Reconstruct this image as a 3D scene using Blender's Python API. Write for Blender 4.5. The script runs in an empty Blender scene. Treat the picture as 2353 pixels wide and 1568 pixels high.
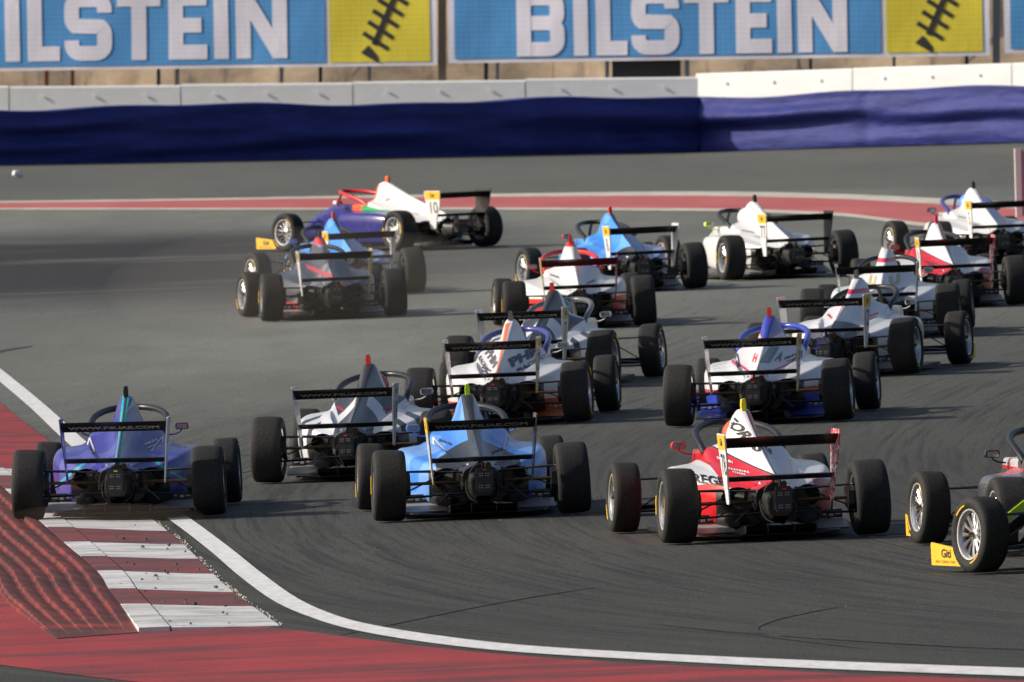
import bpy, bmesh, math, random
import numpy as np
from mathutils import Vector, Matrix
from mathutils.bvhtree import BVHTree

S = bpy.context.scene
COL = S.collection
R = math.radians
rnd = random.Random(7)

# ------------------------------------------------------------------ camera, sky, sun, exposure
cam_d = bpy.data.cameras.new("camera")
cam = bpy.data.objects.new("camera", cam_d)
COL.objects.link(cam)
cam.location = (0, 0, 5.0)
cam.rotation_euler = (R(90) - math.atan(1034 / 40000), 0, 0)
cam_d.sensor_width = 36
cam_d.lens = 40000 / 2353 * 36
cam_d.clip_start = 1
cam_d.clip_end = 5000
cam_d.dof.use_dof = True
cam_d.dof.focus_distance = 139
cam_d.dof.aperture_fstop = 14
S.camera = cam

SUN_EL, SUN_BACK = 28.0, 0.0            # degrees: height, and how far behind the camera's left
sun_dir = Vector((-math.cos(R(SUN_EL)) * math.cos(R(SUN_BACK)),
                  -math.cos(R(SUN_EL)) * math.sin(R(SUN_BACK)), math.sin(R(SUN_EL))))
W = bpy.data.worlds.new("World")
S.world = W
W.use_nodes = True
nt = W.node_tree
sky = nt.nodes.new("ShaderNodeTexSky")
sky.sky_type = 'NISHITA'
sky.sun_disc = False
sky.sun_elevation = R(SUN_EL)
sky.sun_rotation = R(-90 - SUN_BACK)
sky.dust_density = 4.0
sky.air_density = 0.8
nt.links.new(sky.outputs[0], nt.nodes["Background"].inputs[0])
nt.nodes["Background"].inputs[1].default_value = 0.105
sl = bpy.data.lights.new("sun", 'SUN')
sl.energy = 4.3
sl.angle = R(0.55)
sl.color = (1.0, 0.93, 0.82)
sun = bpy.data.objects.new("sun", sl)
COL.objects.link(sun)
sun.rotation_euler = sun_dir.to_track_quat('Z', 'Y').to_euler()
S.view_settings.view_transform = 'Standard'
S.view_settings.look = 'None'
S.view_settings.exposure = 0.15
S.view_settings.gamma = 1

# ------------------------------------------------------------------ helpers
def tag(o, label=None, cat=None, group=None, kind=None):
    if label: o["label"] = label
    if cat: o["category"] = cat
    if group: o["group"] = group
    if kind: o["kind"] = kind
    return o

class MB:
    def __init__(s): s.v, s.f = [], []
    def add(s, v, f):
        n = len(s.v); s.v += [tuple(p) for p in v]; s.f += [tuple(i + n for i in q) for q in f]; return s
    def box(s, c, d, rot=None):
        x, y, z = d[0] / 2, d[1] / 2, d[2] / 2
        P = [Vector((a * x, b * y, e * z)) for a in (-1, 1) for b in (-1, 1) for e in (-1, 1)]
        if rot is not None: P = [rot @ p for p in P]
        P = [p + Vector(c) for p in P]
        return s.add(P, [(0, 1, 3, 2), (4, 6, 7, 5), (0, 4, 5, 1), (2, 3, 7, 6), (0, 2, 6, 4), (1, 5, 7, 3)])
    def prism(s, poly, a, b, axis=0):
        """poly of (u,w) extruded from a to b along axis (0: x with (y,z); 1: y with (x,z); 2: z with (x,y))"""
        def mk(u, w, t): return (t, u, w) if axis == 0 else ((u, t, w) if axis == 1 else (u, w, t))
        n = len(poly)
        V = [mk(u, w, a) for u, w in poly] + [mk(u, w, b) for u, w in poly]
        F = [tuple(range(n - 1, -1, -1)), tuple(range(n, 2 * n))]
        F += [(i, (i + 1) % n, n + (i + 1) % n, n + i) for i in range(n)]
        return s.add(V, F)
    def tube(s, path, r, n=8, flat=1.0, cap=True):
        path = [Vector(p) for p in path]
        rs = r if isinstance(r, (list, tuple)) else [r] * len(path)
        V, F = [], []
        prev = None
        for i, p in enumerate(path):
            t = (path[min(i + 1, len(path) - 1)] - path[max(i - 1, 0)]).normalized()
            if prev is None:
                up = Vector((0, 0, 1)) if abs(t.z) < .9 else Vector((0, 1, 0))
                a = t.cross(up).normalized()
            else:
                a = (prev - t * prev.dot(t)).normalized()
            prev = a
            b = a.cross(t)
            for k in range(n):
                an = 2 * math.pi * k / n
                V.append(p + (a * math.cos(an) + b * math.sin(an) * flat) * rs[i])
        m = len(path)
        for i in range(m - 1):
            for k in range(n):
                F.append((i * n + k, i * n + (k + 1) % n, (i + 1) * n + (k + 1) % n, (i + 1) * n + k))
        if cap:
            F.append(tuple(range(n - 1, -1, -1))); F.append(tuple((m - 1) * n + k for k in range(n)))
        return s.add(V, F)
    def lathe(s, prof, n=40, cx=0, cap=False):
        """prof of (x, r) turned about the x axis"""
        m = len(prof)
        V, F = [], []
        for k in range(n):
            an = 2 * math.pi * k / n
            for x, r in prof: V.append((x, r * math.cos(an), r * math.sin(an)))
        for k in range(n):
            for i in range(m - 1):
                k2 = (k + 1) % n
                F.append((k * m + i, k * m + i + 1, k2 * m + i + 1, k2 * m + i))
        return s.add(V, F)
    def grid(s, rows, closed=False):
        m = len(rows[0]); V = [p for r in rows for p in r]; F = []
        for i in range(len(rows) - 1):
            for j in range(m - (0 if closed else 1)):
                j2 = (j + 1) % m
                F.append((i * m + j, i * m + j2, (i + 1) * m + j2, (i + 1) * m + j))
        return s.add(V, F)
    def mirror(s):
        o = MB(); o.v = [(-x, y, z) for x, y, z in s.v]; o.f = [tuple(reversed(q)) for q in s.f]; return o
    def mesh(s, name, sharp=35, smooth=True, fix=True):
        me = bpy.data.meshes.new(name)
        me.from_pydata([tuple(p) for p in s.v], [], s.f)
        if fix:
            bm = bmesh.new(); bm.from_mesh(me)
            bmesh.ops.recalc_face_normals(bm, faces=bm.faces); bm.to_mesh(me); bm.free()
        if smooth:
            me.shade_smooth()
            me.set_sharp_from_angle(angle=R(sharp))
        me.update()
        return me

def link(name, me, m, parent=None, loc=None, rot=None):
    if not me.materials: me.materials.append(m)
    o = bpy.data.objects.new(name, me)
    COL.objects.link(o)
    if me.materials[0] is not m:
        o.material_slots[0].link = 'OBJECT'; o.material_slots[0].material = m
    if parent is not None: o.parent = parent
    if loc is not None: o.location = loc
    if rot is not None: o.rotation_euler = rot
    return o

def cr(P, n):
    """Catmull-Rom resampling of a list of points to n points"""
    P = np.array(P, float)
    k = len(P)
    ext = np.vstack([2 * P[0] - P[1], P, 2 * P[-1] - P[-2]])
    out = []
    for t in np.linspace(0, k - 1, n):
        i = min(int(t), k - 2); u = t - i
        p0, p1, p2, p3 = ext[i], ext[i + 1], ext[i + 2], ext[i + 3]
        out.append(.5 * ((2 * p1) + (-p0 + p2) * u + (2 * p0 - 5 * p1 + 4 * p2 - p3) * u * u + (-p0 + 3 * p1 - 3 * p2 + p3) * u ** 3))
    return np.array(out)

# ------------------------------------------------------------------ materials
def new_mat(name):
    m = bpy.data.materials.new(name); m.use_nodes = True
    b = m.node_tree.nodes["Principled BSDF"]
    return m, m.node_tree, b
def N(t, typ, **kw):
    n = t.nodes.new(typ)
    for k, v in kw.items():
        if k[0] == "i" and k[1:].isdigit(): n.inputs[int(k[1:])].default_value = v
        else: setattr(n, k, v)
    return n
def L(t, a, b): t.links.new(a, b)
def rgba(c): return (c[0], c[1], c[2], 1.0)
def mix(t, fac, a, b, mode='MIX'):
    n = t.nodes.new("ShaderNodeMix"); n.data_type = 'RGBA'; n.blend_type = mode
    for i, v in ((0, fac), (6, a), (7, b)):
        if hasattr(v, "links"): L(t, v, n.inputs[i])
        else: n.inputs[i].default_value = v if i == 0 else rgba(v)
    return n.outputs[2]
def noise(t, vec, scale, detail=4, rough=.55):
    n = N(t, "ShaderNodeTexNoise"); n.inputs["Scale"].default_value = scale
    n.inputs["Detail"].default_value = detail; n.inputs["Roughness"].default_value = rough
    if vec is not None: L(t, vec, n.inputs["Vector"])
    return n.outputs["Fac"]
def ramp(t, fac, a, b, ca=(0, 0, 0), cb=(1, 1, 1)):
    n = N(t, "ShaderNodeValToRGB"); n.color_ramp.elements[0].position = a; n.color_ramp.elements[1].position = b
    n.color_ramp.elements[0].color = rgba(ca); n.color_ramp.elements[1].color = rgba(cb)
    L(t, fac, n.inputs[0]); return n.outputs[0]
def mapping(t, src, scale, rot=(0, 0, 0)):
    n = N(t, "ShaderNodeMapping"); n.inputs["Scale"].default_value = scale; n.inputs["Rotation"].default_value = rot
    L(t, src, n.inputs[0]); return n.outputs[0]
def bump(t, b, h, dist, strength=1.0):
    n = N(t, "ShaderNodeBump"); n.inputs["Distance"].default_value = dist; n.inputs["Strength"].default_value = strength
    L(t, h, n.inputs["Height"]); L(t, n.outputs[0], b.inputs["Normal"])

MAT = {}
def plain(name, c, rough=.5, metal=0., vary=.25, scale=12., coat=0., bmp=0.):
    if name in MAT: return MAT[name]
    m, t, b = new_mat(name)
    tc = N(t, "ShaderNodeTexCoord")
    f = noise(t, tc.outputs["Object"], scale, 5)
    lo = tuple(v * (1 - vary) for v in c); hi = tuple(min(1, v * (1 + vary)) for v in c)
    L(t, mix(t, f, lo, hi), b.inputs["Base Color"])
    r = N(t, "ShaderNodeMath", operation='MULTIPLY_ADD'); L(t, f, r.inputs[0]); r.inputs[1].default_value = .25; r.inputs[2].default_value = max(.02, rough - .12)
    L(t, r.outputs[0], b.inputs["Roughness"])
    b.inputs["Metallic"].default_value = metal
    b.inputs["Coat Weight"].default_value = coat
    if bmp: bump(t, b, f, bmp)
    MAT[name] = m
    return m

CARBON = plain("carbon_black", (.012, .012, .013), .38)
SATIN = plain("satin_black", (.018, .018, .019), .5)
GREASY = plain("greasy_metal", (.05, .048, .045), .45, .6, .5, 30)
ALLOY = plain("silver_alloy", (.55, .55, .56), .28, .85, .15)
LIP = plain("machined_lip", (.72, .71, .68), .3, .6, .1)
GREYMET = plain("grey_underfloor", (.20, .19, .19), .35, .3, .3, 8)
DARKFLOOR = plain("dark_underfloor", (.055, .053, .053), .4, .2, .3, 8)
LIPGREY = plain("grey_floor_lip", (.34, .32, .32), .4, .1, .25, 9)
BRONZE = plain("heat_bronze", (.12, .075, .03), .4, .6, .4, 20)
YELLOW = plain("label_yellow", (.80, .46, .03), .42, 0, .06)
WHITE = plain("decal_white", (.72, .72, .71), .45, 0, .05)
BLACKINK = plain("decal_black", (.015, .015, .016), .5, 0, .1)
REDINK = plain("decal_red", (.62, .02, .03), .45, 0, .1)
NEON = plain("neon_yellow", (.62, .85, .02), .4, 0, .05)
GLASS = plain("mirror_glass", (.55, .56, .58), .06, 1., .05)
TYRE_MARK_Y = plain("tyre_yellow", (.78, .45, .02), .6, 0, .1)

def tyre_mat():
    m, t, b = new_mat("tyre_rubber")
    tc = N(t, "ShaderNodeTexCoord")
    v = mapping(t, tc.outputs["Object"], (14, 3, 3))
    f = noise(t, v, 4, 6, .65)
    g = noise(t, tc.outputs["Object"], 90, 3)
    c = mix(t, f, (.0075, .0077, .008), (.018, .018, .0178))
    c2 = mix(t, ramp(t, g, .52, .66), c, (.034, .033, .032))
    L(t, c2, b.inputs["Base Color"])
    b.inputs["Roughness"].default_value = .78
    b.inputs["Specular IOR Level"].default_value = .35
    bump(t, b, g, .002, .6)
    return m
TYRE = tyre_mat()

def livery(name, root, base, layers, camo=None, rough=.30, metal=0.):
    """body paint: layers are (colour, [(ax, a|x|, ay, az, d), ...]) in the car's own axes, each test ax*x+..>d"""
    m, t, b = new_mat(name)
    tc = N(t, "ShaderNodeTexCoord"); tc.object = root
    sx = N(t, "ShaderNodeSeparateXYZ"); L(t, tc.outputs["Object"], sx.inputs[0])
    ab = N(t, "ShaderNodeMath", operation='ABSOLUTE'); L(t, sx.outputs[0], ab.inputs[0])
    src = (sx.outputs[0], ab.outputs[0], sx.outputs[1], sx.outputs[2])
    layers = list(layers) + [((.014, .014, .015), [(0, -1, 0, 0, -.40), (0, 0, 0, -1, -.382), (0, 0, -1, 0, -.9)])]   # bare carbon round the engine bay
    cur = base
    if camo:
        f = noise(t, tc.outputs["Object"], camo[1], 1, .3)
        cur = mix(t, ramp(t, f, camo[2], camo[2] + .02), base, camo[0])
    for c, conds in layers:
        mask = None
        for cd in conds:
            acc = None
            for k in range(4):
                if cd[k] == 0: continue
                n = N(t, "ShaderNodeMath", operation='MULTIPLY_ADD')
                L(t, src[k], n.inputs[0]); n.inputs[1].default_value = cd[k]
                if acc is None: n.inputs[2].default_value = 0
                else: L(t, acc, n.inputs[2])
                acc = n.outputs[0]
            g = N(t, "ShaderNodeMath", operation='GREATER_THAN'); L(t, acc, g.inputs[0]); g.inputs[1].default_value = cd[4]
            if mask is None: mask = g.outputs[0]
            else:
                q = N(t, "ShaderNodeMath", operation='MULTIPLY'); L(t, mask, q.inputs[0]); L(t, g.outputs[0], q.inputs[1]); mask = q.outputs[0]
        cur = mix(t, mask, cur, c)
    dust = noise(t, tc.outputs["Object"], 7, 6, .7)
    dm = N(t, "ShaderNodeMath", operation='MULTIPLY'); L(t, ramp(t, dust, .45, .8), dm.inputs[0]); dm.inputs[1].default_value = .10
    cur = mix(t, dm.outputs[0], cur, (.24, .21, .18))
    L(t, cur, b.inputs["Base Color"])
    r = N(t, "ShaderNodeMath", operation='MULTIPLY_ADD'); L(t, dust, r.inputs[0]); r.inputs[1].default_value = .25; r.inputs[2].default_value = rough - .12
    L(t, r.outputs[0], b.inputs["Roughness"])
    b.inputs["Metallic"].default_value = metal
    b.inputs["Coat Weight"].default_value = .28
    b.inputs["Coat Roughness"].default_value = .06
    b.inputs["Specular IOR Level"].default_value = .30
    return m

# ------------------------------------------------------------------ ground shape
def sm(a, b, t):
    t = min(1., max(0., (t - a) / (b - a))); return t * t * (3 - 2 * t)
def gh(x, y):
    """height of the banked asphalt"""
    k = .0435 + (.012 - .0435) * sm(215, 318, y)
    z = k * 14 * math.tanh(x / 14)
    return z + .030 * max(0., min(x, 16.) - 3.5) * sm(285, 322, y)
_PY = [90, 100, 108, 115, 122, 130, 140, 155, 175, 200, 220, 240, 260, 280, 340]
_PT = [-.8, -.62, -.5, -.34, -.2, -.10, -.03, .06, .13, .08, -.04, -.22, -.5, -.9, -1.4]
_cum = [0.]
for i in range(1, len(_PY)):
    _cum.append(_cum[-1] + (_PY[i] - _PY[i - 1]) * (_PT[i] + _PT[i - 1]) / 2)
def flow(y):
    """sideways shift of the line the cars take"""
    y = min(max(y, 90), 340)
    for i in range(1, len(_PY)):
        if y <= _PY[i]:
            u = (y - _PY[i - 1]) / (_PY[i] - _PY[i - 1])
            d = _PY[i] - _PY[i - 1]
            return _cum[i - 1] + d * (_PT[i - 1] * u + (_PT[i] - _PT[i - 1]) * u * u / 2)
    return _cum[-1]

def uv_flow(me):
    uv = me.uv_layers.new(name="flow")
    for lp in me.loops:
        c = me.vertices[lp.vertex_index].co
        uv.data[lp.index].uv = (c.x - flow(c.y), c.y)

def sheet_mat(name, build):
    m, t, b = new_mat(name)
    uv = N(t, "ShaderNodeUVMap"); uv.uv_map = "flow"
    geo = N(t, "ShaderNodeNewGeometry")
    build(t, b, uv.outputs[0], geo.outputs["Position"])
    return m

def asphalt(t, b, uv, pos):
    big = noise(t, mapping(t, pos, (.22, .035, .1)), 1, 4, .5)
    mid = noise(t, mapping(t, pos, (1.5, .25, 1)), 1, 5, .6)
    st = noise(t, mapping(t, uv, (3.4, .11, 1)), 1, 6, .72)
    st2 = noise(t, mapping(t, uv, (15, .14, 1)), 1, 5, .72)
    grain = noise(t, mapping(t, pos, (75, 13, 30)), 1, 4, .85)
    c = mix(t, ramp(t, big, .38, .62), (.146, .155, .140), (.205, .217, .196))
    c = mix(t, ramp(t, mid, .35, .65), mix(t, .7, (.11, .11, .10), c), c)
    # rubber laid down along the racing line, strongest between 105 and 150 m and again at 235-275 m
    sx = N(t, "ShaderNodeSeparateXYZ"); L(t, pos, sx.inputs[0])
    def band(src, a0, a1, b0, b1):
        m1 = N(t, "ShaderNodeMapRange", interpolation_type='SMOOTHSTEP'); L(t, src, m1.inputs[0])
        m1.inputs[1].default_value = a0; m1.inputs[2].default_value = a1
        m2 = N(t, "ShaderNodeMapRange", interpolation_type='SMOOTHSTEP'); L(t, src, m2.inputs[0])
        m2.inputs[1].default_value = b0; m2.inputs[2].default_value = b1; m2.inputs[3].default_value = 1; m2.inputs[4].default_value = 0
        q = N(t, "ShaderNodeMath", operation='MULTIPLY'); L(t, m1.outputs[0], q.inputs[0]); L(t, m2.outputs[0], q.inputs[1])
        return q.outputs[0]
    def mul(a, k):
        q = N(t, "ShaderNodeMath", operation='MULTIPLY'); L(t, a, q.inputs[0])
        if hasattr(k, "links"): L(t, k, q.inputs[1])
        else: q.inputs[1].default_value = k
        return q.outputs[0]
    near = band(sx.outputs[1], 80, 100, 138, 192)
    c = mix(t, mul(near, .78), c, (.034, .034, .032))
    c = mix(t, mul(mul(ramp(t, st, .48, .62), near), .50), c, (.020, .020, .020))
    c = mix(t, mul(mul(ramp(t, st2, .50, .60), near), .62), c, (.014, .014, .014))
    rightn = N(t, "ShaderNodeMapRange", interpolation_type='SMOOTHSTEP'); L(t, sx.outputs[0], rightn.inputs[0])
    rightn.inputs[1].default_value = -1.8; rightn.inputs[2].default_value = 2.2
    mr = mul(band(sx.outputs[1], 128, 140, 172, 225), rightn.outputs[0])
    c = mix(t, mul(mr, .62), c, (.050, .051, .047))
    c = mix(t, mul(mul(ramp(t, st2, .50, .60), mr), .5), c, (.022, .022, .022))
    c = mix(t, mul(band(sx.outputs[1], 283, 289, 900, 2000), .55), c, (.095, .095, .084))
    far = band(sx.outputs[1], 208, 232, 254, 268)
    leftn = N(t, "ShaderNodeMapRange", interpolation_type='SMOOTHSTEP'); L(t, sx.outputs[0], leftn.inputs[0])
    leftn.inputs[1].default_value = 2; leftn.inputs[2].default_value = -3.5
    lf = noise(t, mapping(t, pos, (.10, .20, .1)), 1, 4, .6)
    c = mix(t, mul(mul(mul(far, leftn.outputs[0]), ramp(t, lf, .22, .45)), 1.0), c, (.032, .032, .034))
    c = mix(t, mul(ramp(t, st2, .58, .70), .38), c, (.05, .05, .048))
    c = mix(t, .85, c, mix(t, ramp(t, grain, .36, .66), (.06, .06, .06), (.74, .74, .735)), 'SOFT_LIGHT')
    L(t, c, b.inputs["Base Color"])
    b.inputs["Roughness"].default_value = .82
    b.inputs["Specular IOR Level"].default_value = .25
    bump(t, b, grain, .006, .5)
ASPHALT = sheet_mat("asphalt", asphalt)

def red_paint(t, b, uv, pos):
    big = noise(t, mapping(t, pos, (.9, .12, 1)), 1, 5, .6)
    st = noise(t, mapping(t, pos, (.35, 1.1, 1), (0, 0, .35)), 1, 5, .68)
    g = noise(t, mapping(t, pos, (40, 9, 30)), 1, 3, .8)
    c = mix(t, ramp(t, big, .3, .7), (.26, .017, .019), (.33, .028, .030))
    c = mix(t, ramp(t, st, .46, .62), c, (.12, .022, .024))
    c = mix(t, .4, c, mix(t, ramp(t, g, .3, .7), (.1, .1, .1), (.75, .75, .75)), 'SOFT_LIGHT')
    L(t, c, b.inputs["Base Color"]); b.inputs["Roughness"].default_value = .7
    bump(t, b, g, .004, .4)
RED_PAINT = sheet_mat("red_runoff_paint", red_paint)
def faded_red(t, b, uv, pos):
    big = noise(t, mapping(t, pos, (.5, .12, 1)), 1, 5, .6)
    L(t, mix(t, ramp(t, big, .3, .7), (.38, .075, .075), (.46, .115, .11)), b.inputs["Base Color"]); b.inputs["Roughness"].default_value = .7
FADED_RED = sheet_mat("faded_red_paint", faded_red)

def line_paint(t, b, uv, pos):
    g = noise(t, mapping(t, pos, (12, 2.5, 10)), 1, 6, .75)
    w = noise(t, mapping(t, pos, (1.3, .3, 1)), 1, 4, .6)
    c = mix(t, ramp(t, g, .38, .62), (.56, .56, .56), (.72, .72, .73))
    c = mix(t, ramp(t, w, .62, .85), c, (.30, .30, .29))
    L(t, c, b.inputs["Base Color"]); b.inputs["Roughness"].default_value = .6
LINE = sheet_mat("white_line_paint", line_paint)
def cream_paint(t, b, uv, pos):
    g = noise(t, mapping(t, pos, (2.5, .5, 2)), 1, 6, .75)
    L(t, mix(t, ramp(t, g, .3, .7), (.38, .35, .29), (.60, .56, .48)), b.inputs["Base Color"]); b.inputs["Roughness"].default_value = .7
CREAM = sheet_mat("cream_edge_paint", cream_paint)
def kerb_white(t, b, uv, pos):
    w = noise(t, mapping(t, pos, (1.2, 2.2, 1), (0, 0, .12)), 1, 6, .7)
    g = noise(t, mapping(t, pos, (20, 5, 10)), 1, 5, .8)
    c = mix(t, ramp(t, w, .42, .70), (.62, .62, .62), (.24, .24, .24))
    c = mix(t, ramp(t, g, .58, .72), c, (.15, .145, .14))
    L(t, c, b.inputs["Base Color"]); b.inputs["Roughness"].default_value = .6
KERB_W = sheet_mat("kerb_white_paint", kerb_white)
def kerb_red(t, b, uv, pos):
    w = noise(t, mapping(t, pos, (1.0, 2.4, 1), (0, 0, .1)), 1, 6, .72)
    g = noise(t, mapping(t, pos, (16, 4, 10)), 1, 5, .8)
    c = mix(t, ramp(t, w, .32, .58), (.28, .036, .030), (.075, .034, .031))
    c = mix(t, ramp(t, g, .62, .78), c, (.40, .06, .05))
    L(t, c, b.inputs["Base Color"]); b.inputs["Roughness"].default_value = .6
KERB_R = sheet_mat("kerb_red_paint", kerb_red)
def saw_red(t, b, uv, pos):
    w = noise(t, mapping(t, pos, (.8, 1.5, 1)), 1, 6, .72)
    f = noise(t, mapping(t, pos, (3.0, 7.0, 4)), 1, 4, .7)
    g = noise(t, mapping(t, pos, (14, 2, 10)), 1, 5, .8)
    c = mix(t, ramp(t, w, .32, .56), (.29, .024, .019), (.055, .012, .011))
    c = mix(t, ramp(t, g, .64, .72), c, (.40, .24, .17))
    c = mix(t, ramp(t, f, .58, .64), c, (.05, .012, .012))
    L(t, c, b.inputs["Base Color"]); b.inputs["Roughness"].default_value = .8
SAW_R = sheet_mat("ridged_kerb_red", saw_red)

# ------------------------------------------------------------------ ground and markings
def axis_list(fine_a, fine_b, step, outer):
    v = list(np.arange(fine_a, fine_b + .001, step))
    return sorted([o for o in outer if o < fine_a] + v + [o for o in outer if o > fine_b])
xs = axis_list(-13, 13, 1.0, [-900, -400, -200, -100, -60, -40, -30, -24, -20, -16, 16, 20, 24, 30, 40, 60, 100, 200, 400, 900])
ys = axis_list(94, 345, 2.5, [-60, 0, 40, 70, 85, 360, 400, 500, 700, 1000, 2000, 4000])
g = MB().grid([[(x, y, gh(x, y)) for x in xs] for y in ys])
me = g.mesh("ground", smooth=True, sharp=80); uv_flow(me)
tag(link("ground", me, ASPHALT), kind="structure")

def ribbon(name, A, B, mat_, dz, n=60, m=4, kind="structure"):
    a = cr(A, n); b_ = cr(B, n)
    rows = []
    for p, q in zip(a, b_):
        rows.append([(p[0] + (q[0] - p[0]) * k / m, p[1] + (q[1] - p[1]) * k / m,
                      gh(p[0] + (q[0] - p[0]) * k / m, p[1] + (q[1] - p[1]) * k / m) + dz) for k in range(m + 1)])
    me = MB().grid(rows).mesh(name, sharp=80)
    if sum(p.normal.z for p in me.polygons) < 0: me.flip_normals()
    uv_flow(me)
    return tag(link(name, me, mat_), kind=kind)

LINE_A = [(-6.77, 208.86), (-5.61, 190.58), (-4.74, 176.21), (-4.05, 164.15), (-3.34, 152.34), (-2.61, 141.47), (-2.18, 134.72), (-1.87, 129.57), (-1.55, 124.68), (-1.27, 121.61), (-0.98, 119.51), (-0.52, 117.3), (0.07, 115.15), (0.92, 113.07), (2.01, 110.86), (3.2, 108.74), (4.34, 106.81)]
LINE_B = [(-6.93, 208.5), (-5.76, 190.2), (-4.89, 175.8), (-4.21, 163.8), (-3.5, 152.0), (-2.765, 141.2), (-2.335, 134.4), (-2.025, 129.1), (-1.70, 124.2), (-1.39, 121.0), (-1.06, 118.6), (-0.55, 116.15), (0.05, 114.1), (0.91, 112.05), (1.99, 109.76), (3.17, 107.63), (4.29, 105.68)]
ribbon("white_line", LINE_A, LINE_B, LINE, .008, 120)
REDTOP = [(-4.6, 121.5), (-3.49, 120.6), (-2.88, 120.3), (-2.35, 120.2), (-1.80, 120.0), (-1.42, 118.9), (-1.05, 117.42), (-0.51, 115.4), (0.07, 113.58), (0.9, 111.55), (1.98, 109.28), (3.15, 107.11), (4.27, 105.18)]
REDBOT = [(-4.9, 119.0), (-3.91, 117.2), (-3.4, 115.57), (-2.92, 113.84), (-2.37, 112.08), (-1.59, 110.13), (-1.0, 109.0), (-0.48, 107.91), (0.15, 106.7), (0.85, 105.54), (1.9, 103.8), (3.0, 101.96), (4.06, 100.01)]
ribbon("red_runoff", REDTOP, REDBOT, RED_PAINT, .005, 100, 8)
# the far edge of the track: cream strip, red strip, white line
FAR_T = [(-10.65, 288.55), (-8.48, 288.35), (-5.59, 288.08), (-2.71, 288.18), (-0.19, 287.62), (3.03, 286.19), (5.09, 281.51), (6.38, 276.23), (7.88, 267.81), (9.2, 258.35)]
FAR_M = [(-10.6, 287.17), (-8.44, 286.94), (-5.56, 286.6), (-2.69, 286.23), (-0.19, 284.77), (2.98, 281.86), (5.0, 276.65), (6.25, 270.52), (7.7, 261.83), (8.98, 252.31)]
FAR_B = [(-10.47, 283.48), (-8.32, 282.8), (-5.45, 280.52), (-2.61, 277.62), (-0.18, 275.02), (2.86, 269.98), (4.15, 266.42), (5.06, 261.76), (6.0, 251.64), (7.6, 238.0)]
FAR_L = [(-10.43, 282.49), (-8.28, 281.46), (-5.42, 279.13), (-2.6, 276.18), (-0.18, 273.15), (2.83, 267.65), (4.11, 263.69), (5.01, 259.08), (5.93, 248.79), (7.5, 235.5)]
ribbon("cream_edge_strip", FAR_T, FAR_M, CREAM, .006, 80)
ribbon("red_edge_strip", FAR_M, FAR_B, FADED_RED, .005, 80, 6)
ribbon("white_edge_line", FAR_B, FAR_L, CREAM, .006, 80)

# the kerb: painted blocks along its track side, ridged red blocks along its back
KR = [(-7.3, 214), (-6.5, 198.6), (-5.36, 179.7), (-4.88, 171.9), (-4.31, 163.1), (-3.64, 152.6), (-2.88, 141.0), (-2.57, 136.0), (-2.23, 129.7), (-2.02, 126.1), (-1.84, 123.4), (-1.60, 119.9)]
KL = [(-8.4, 215), (-7.6, 199.6), (-6.45, 180.7), (-5.95, 172.9), (-5.37, 164.1), (-4.62, 153.7), (-3.88, 142.2), (-3.52, 136.65), (-3.11, 130.45), (-2.94, 126.9), (-2.79, 124.0), (-2.57, 119.75)]
KB = [(-9.3, 215.6), (-8.5, 200.2), (-7.35, 181.3), (-6.85, 173.5), (-6.25, 164.7), (-5.48, 154.3), (-4.74, 142.8), (-4.36, 137.2), (-3.93, 131.0), (-3.74, 127.4), (-3.55, 124.4), (-3.12, 119.3)]
kerb = bpy.data.objects.new("kerb", None); COL.objects.link(kerb); kerb.location = (0, 0, 0)
tag(kerb, kind="structure")
NK = 1600
kr, kl, kb = cr(KR, NK), cr(KL, NK), cr(KB, NK)
def kidx(y):
    return int(np.argmin(np.abs(kr[:, 1] - y)))
KH = .026
def kerb_block(i0, i1, m_, us=(0, .2, .4, .6, .765)):
    rows = []
    i0, i1 = min(i0, i1), max(i0, i1)
    for i in sorted(set(np.linspace(i0, i1, 8).astype(int))):
        r_, l_ = kr[i], kl[i]
        row = []
        for u in us:
            x, y = r_[0] + (l_[0] - r_[0]) * u, r_[1] + (l_[1] - r_[1]) * u
            z = gh(x, y) + .008 + KH * sm(0, .9, u) + (.007 if us[0] > .5 else 0)
            row.append((x, y, z))
        rows.append(row)
    mb = MB(); n = len(rows)
    mb.grid(rows)
    low = [[(x, y, z - .05) for x, y, z in r] for r in rows]
    mb.grid([rows[0], low[0]]); mb.grid([rows[-1], low[-1]])
    mb.grid([[r[0] for r in rows], [r[0] for r in low]]); mb.grid([[r[-1] for r in rows], [r[-1] for r in low]])
    me = mb.mesh("kerb_block", sharp=40, fix=False)
    uv_flow(me)
    link("kerb_block", me, m_, kerb)
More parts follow.
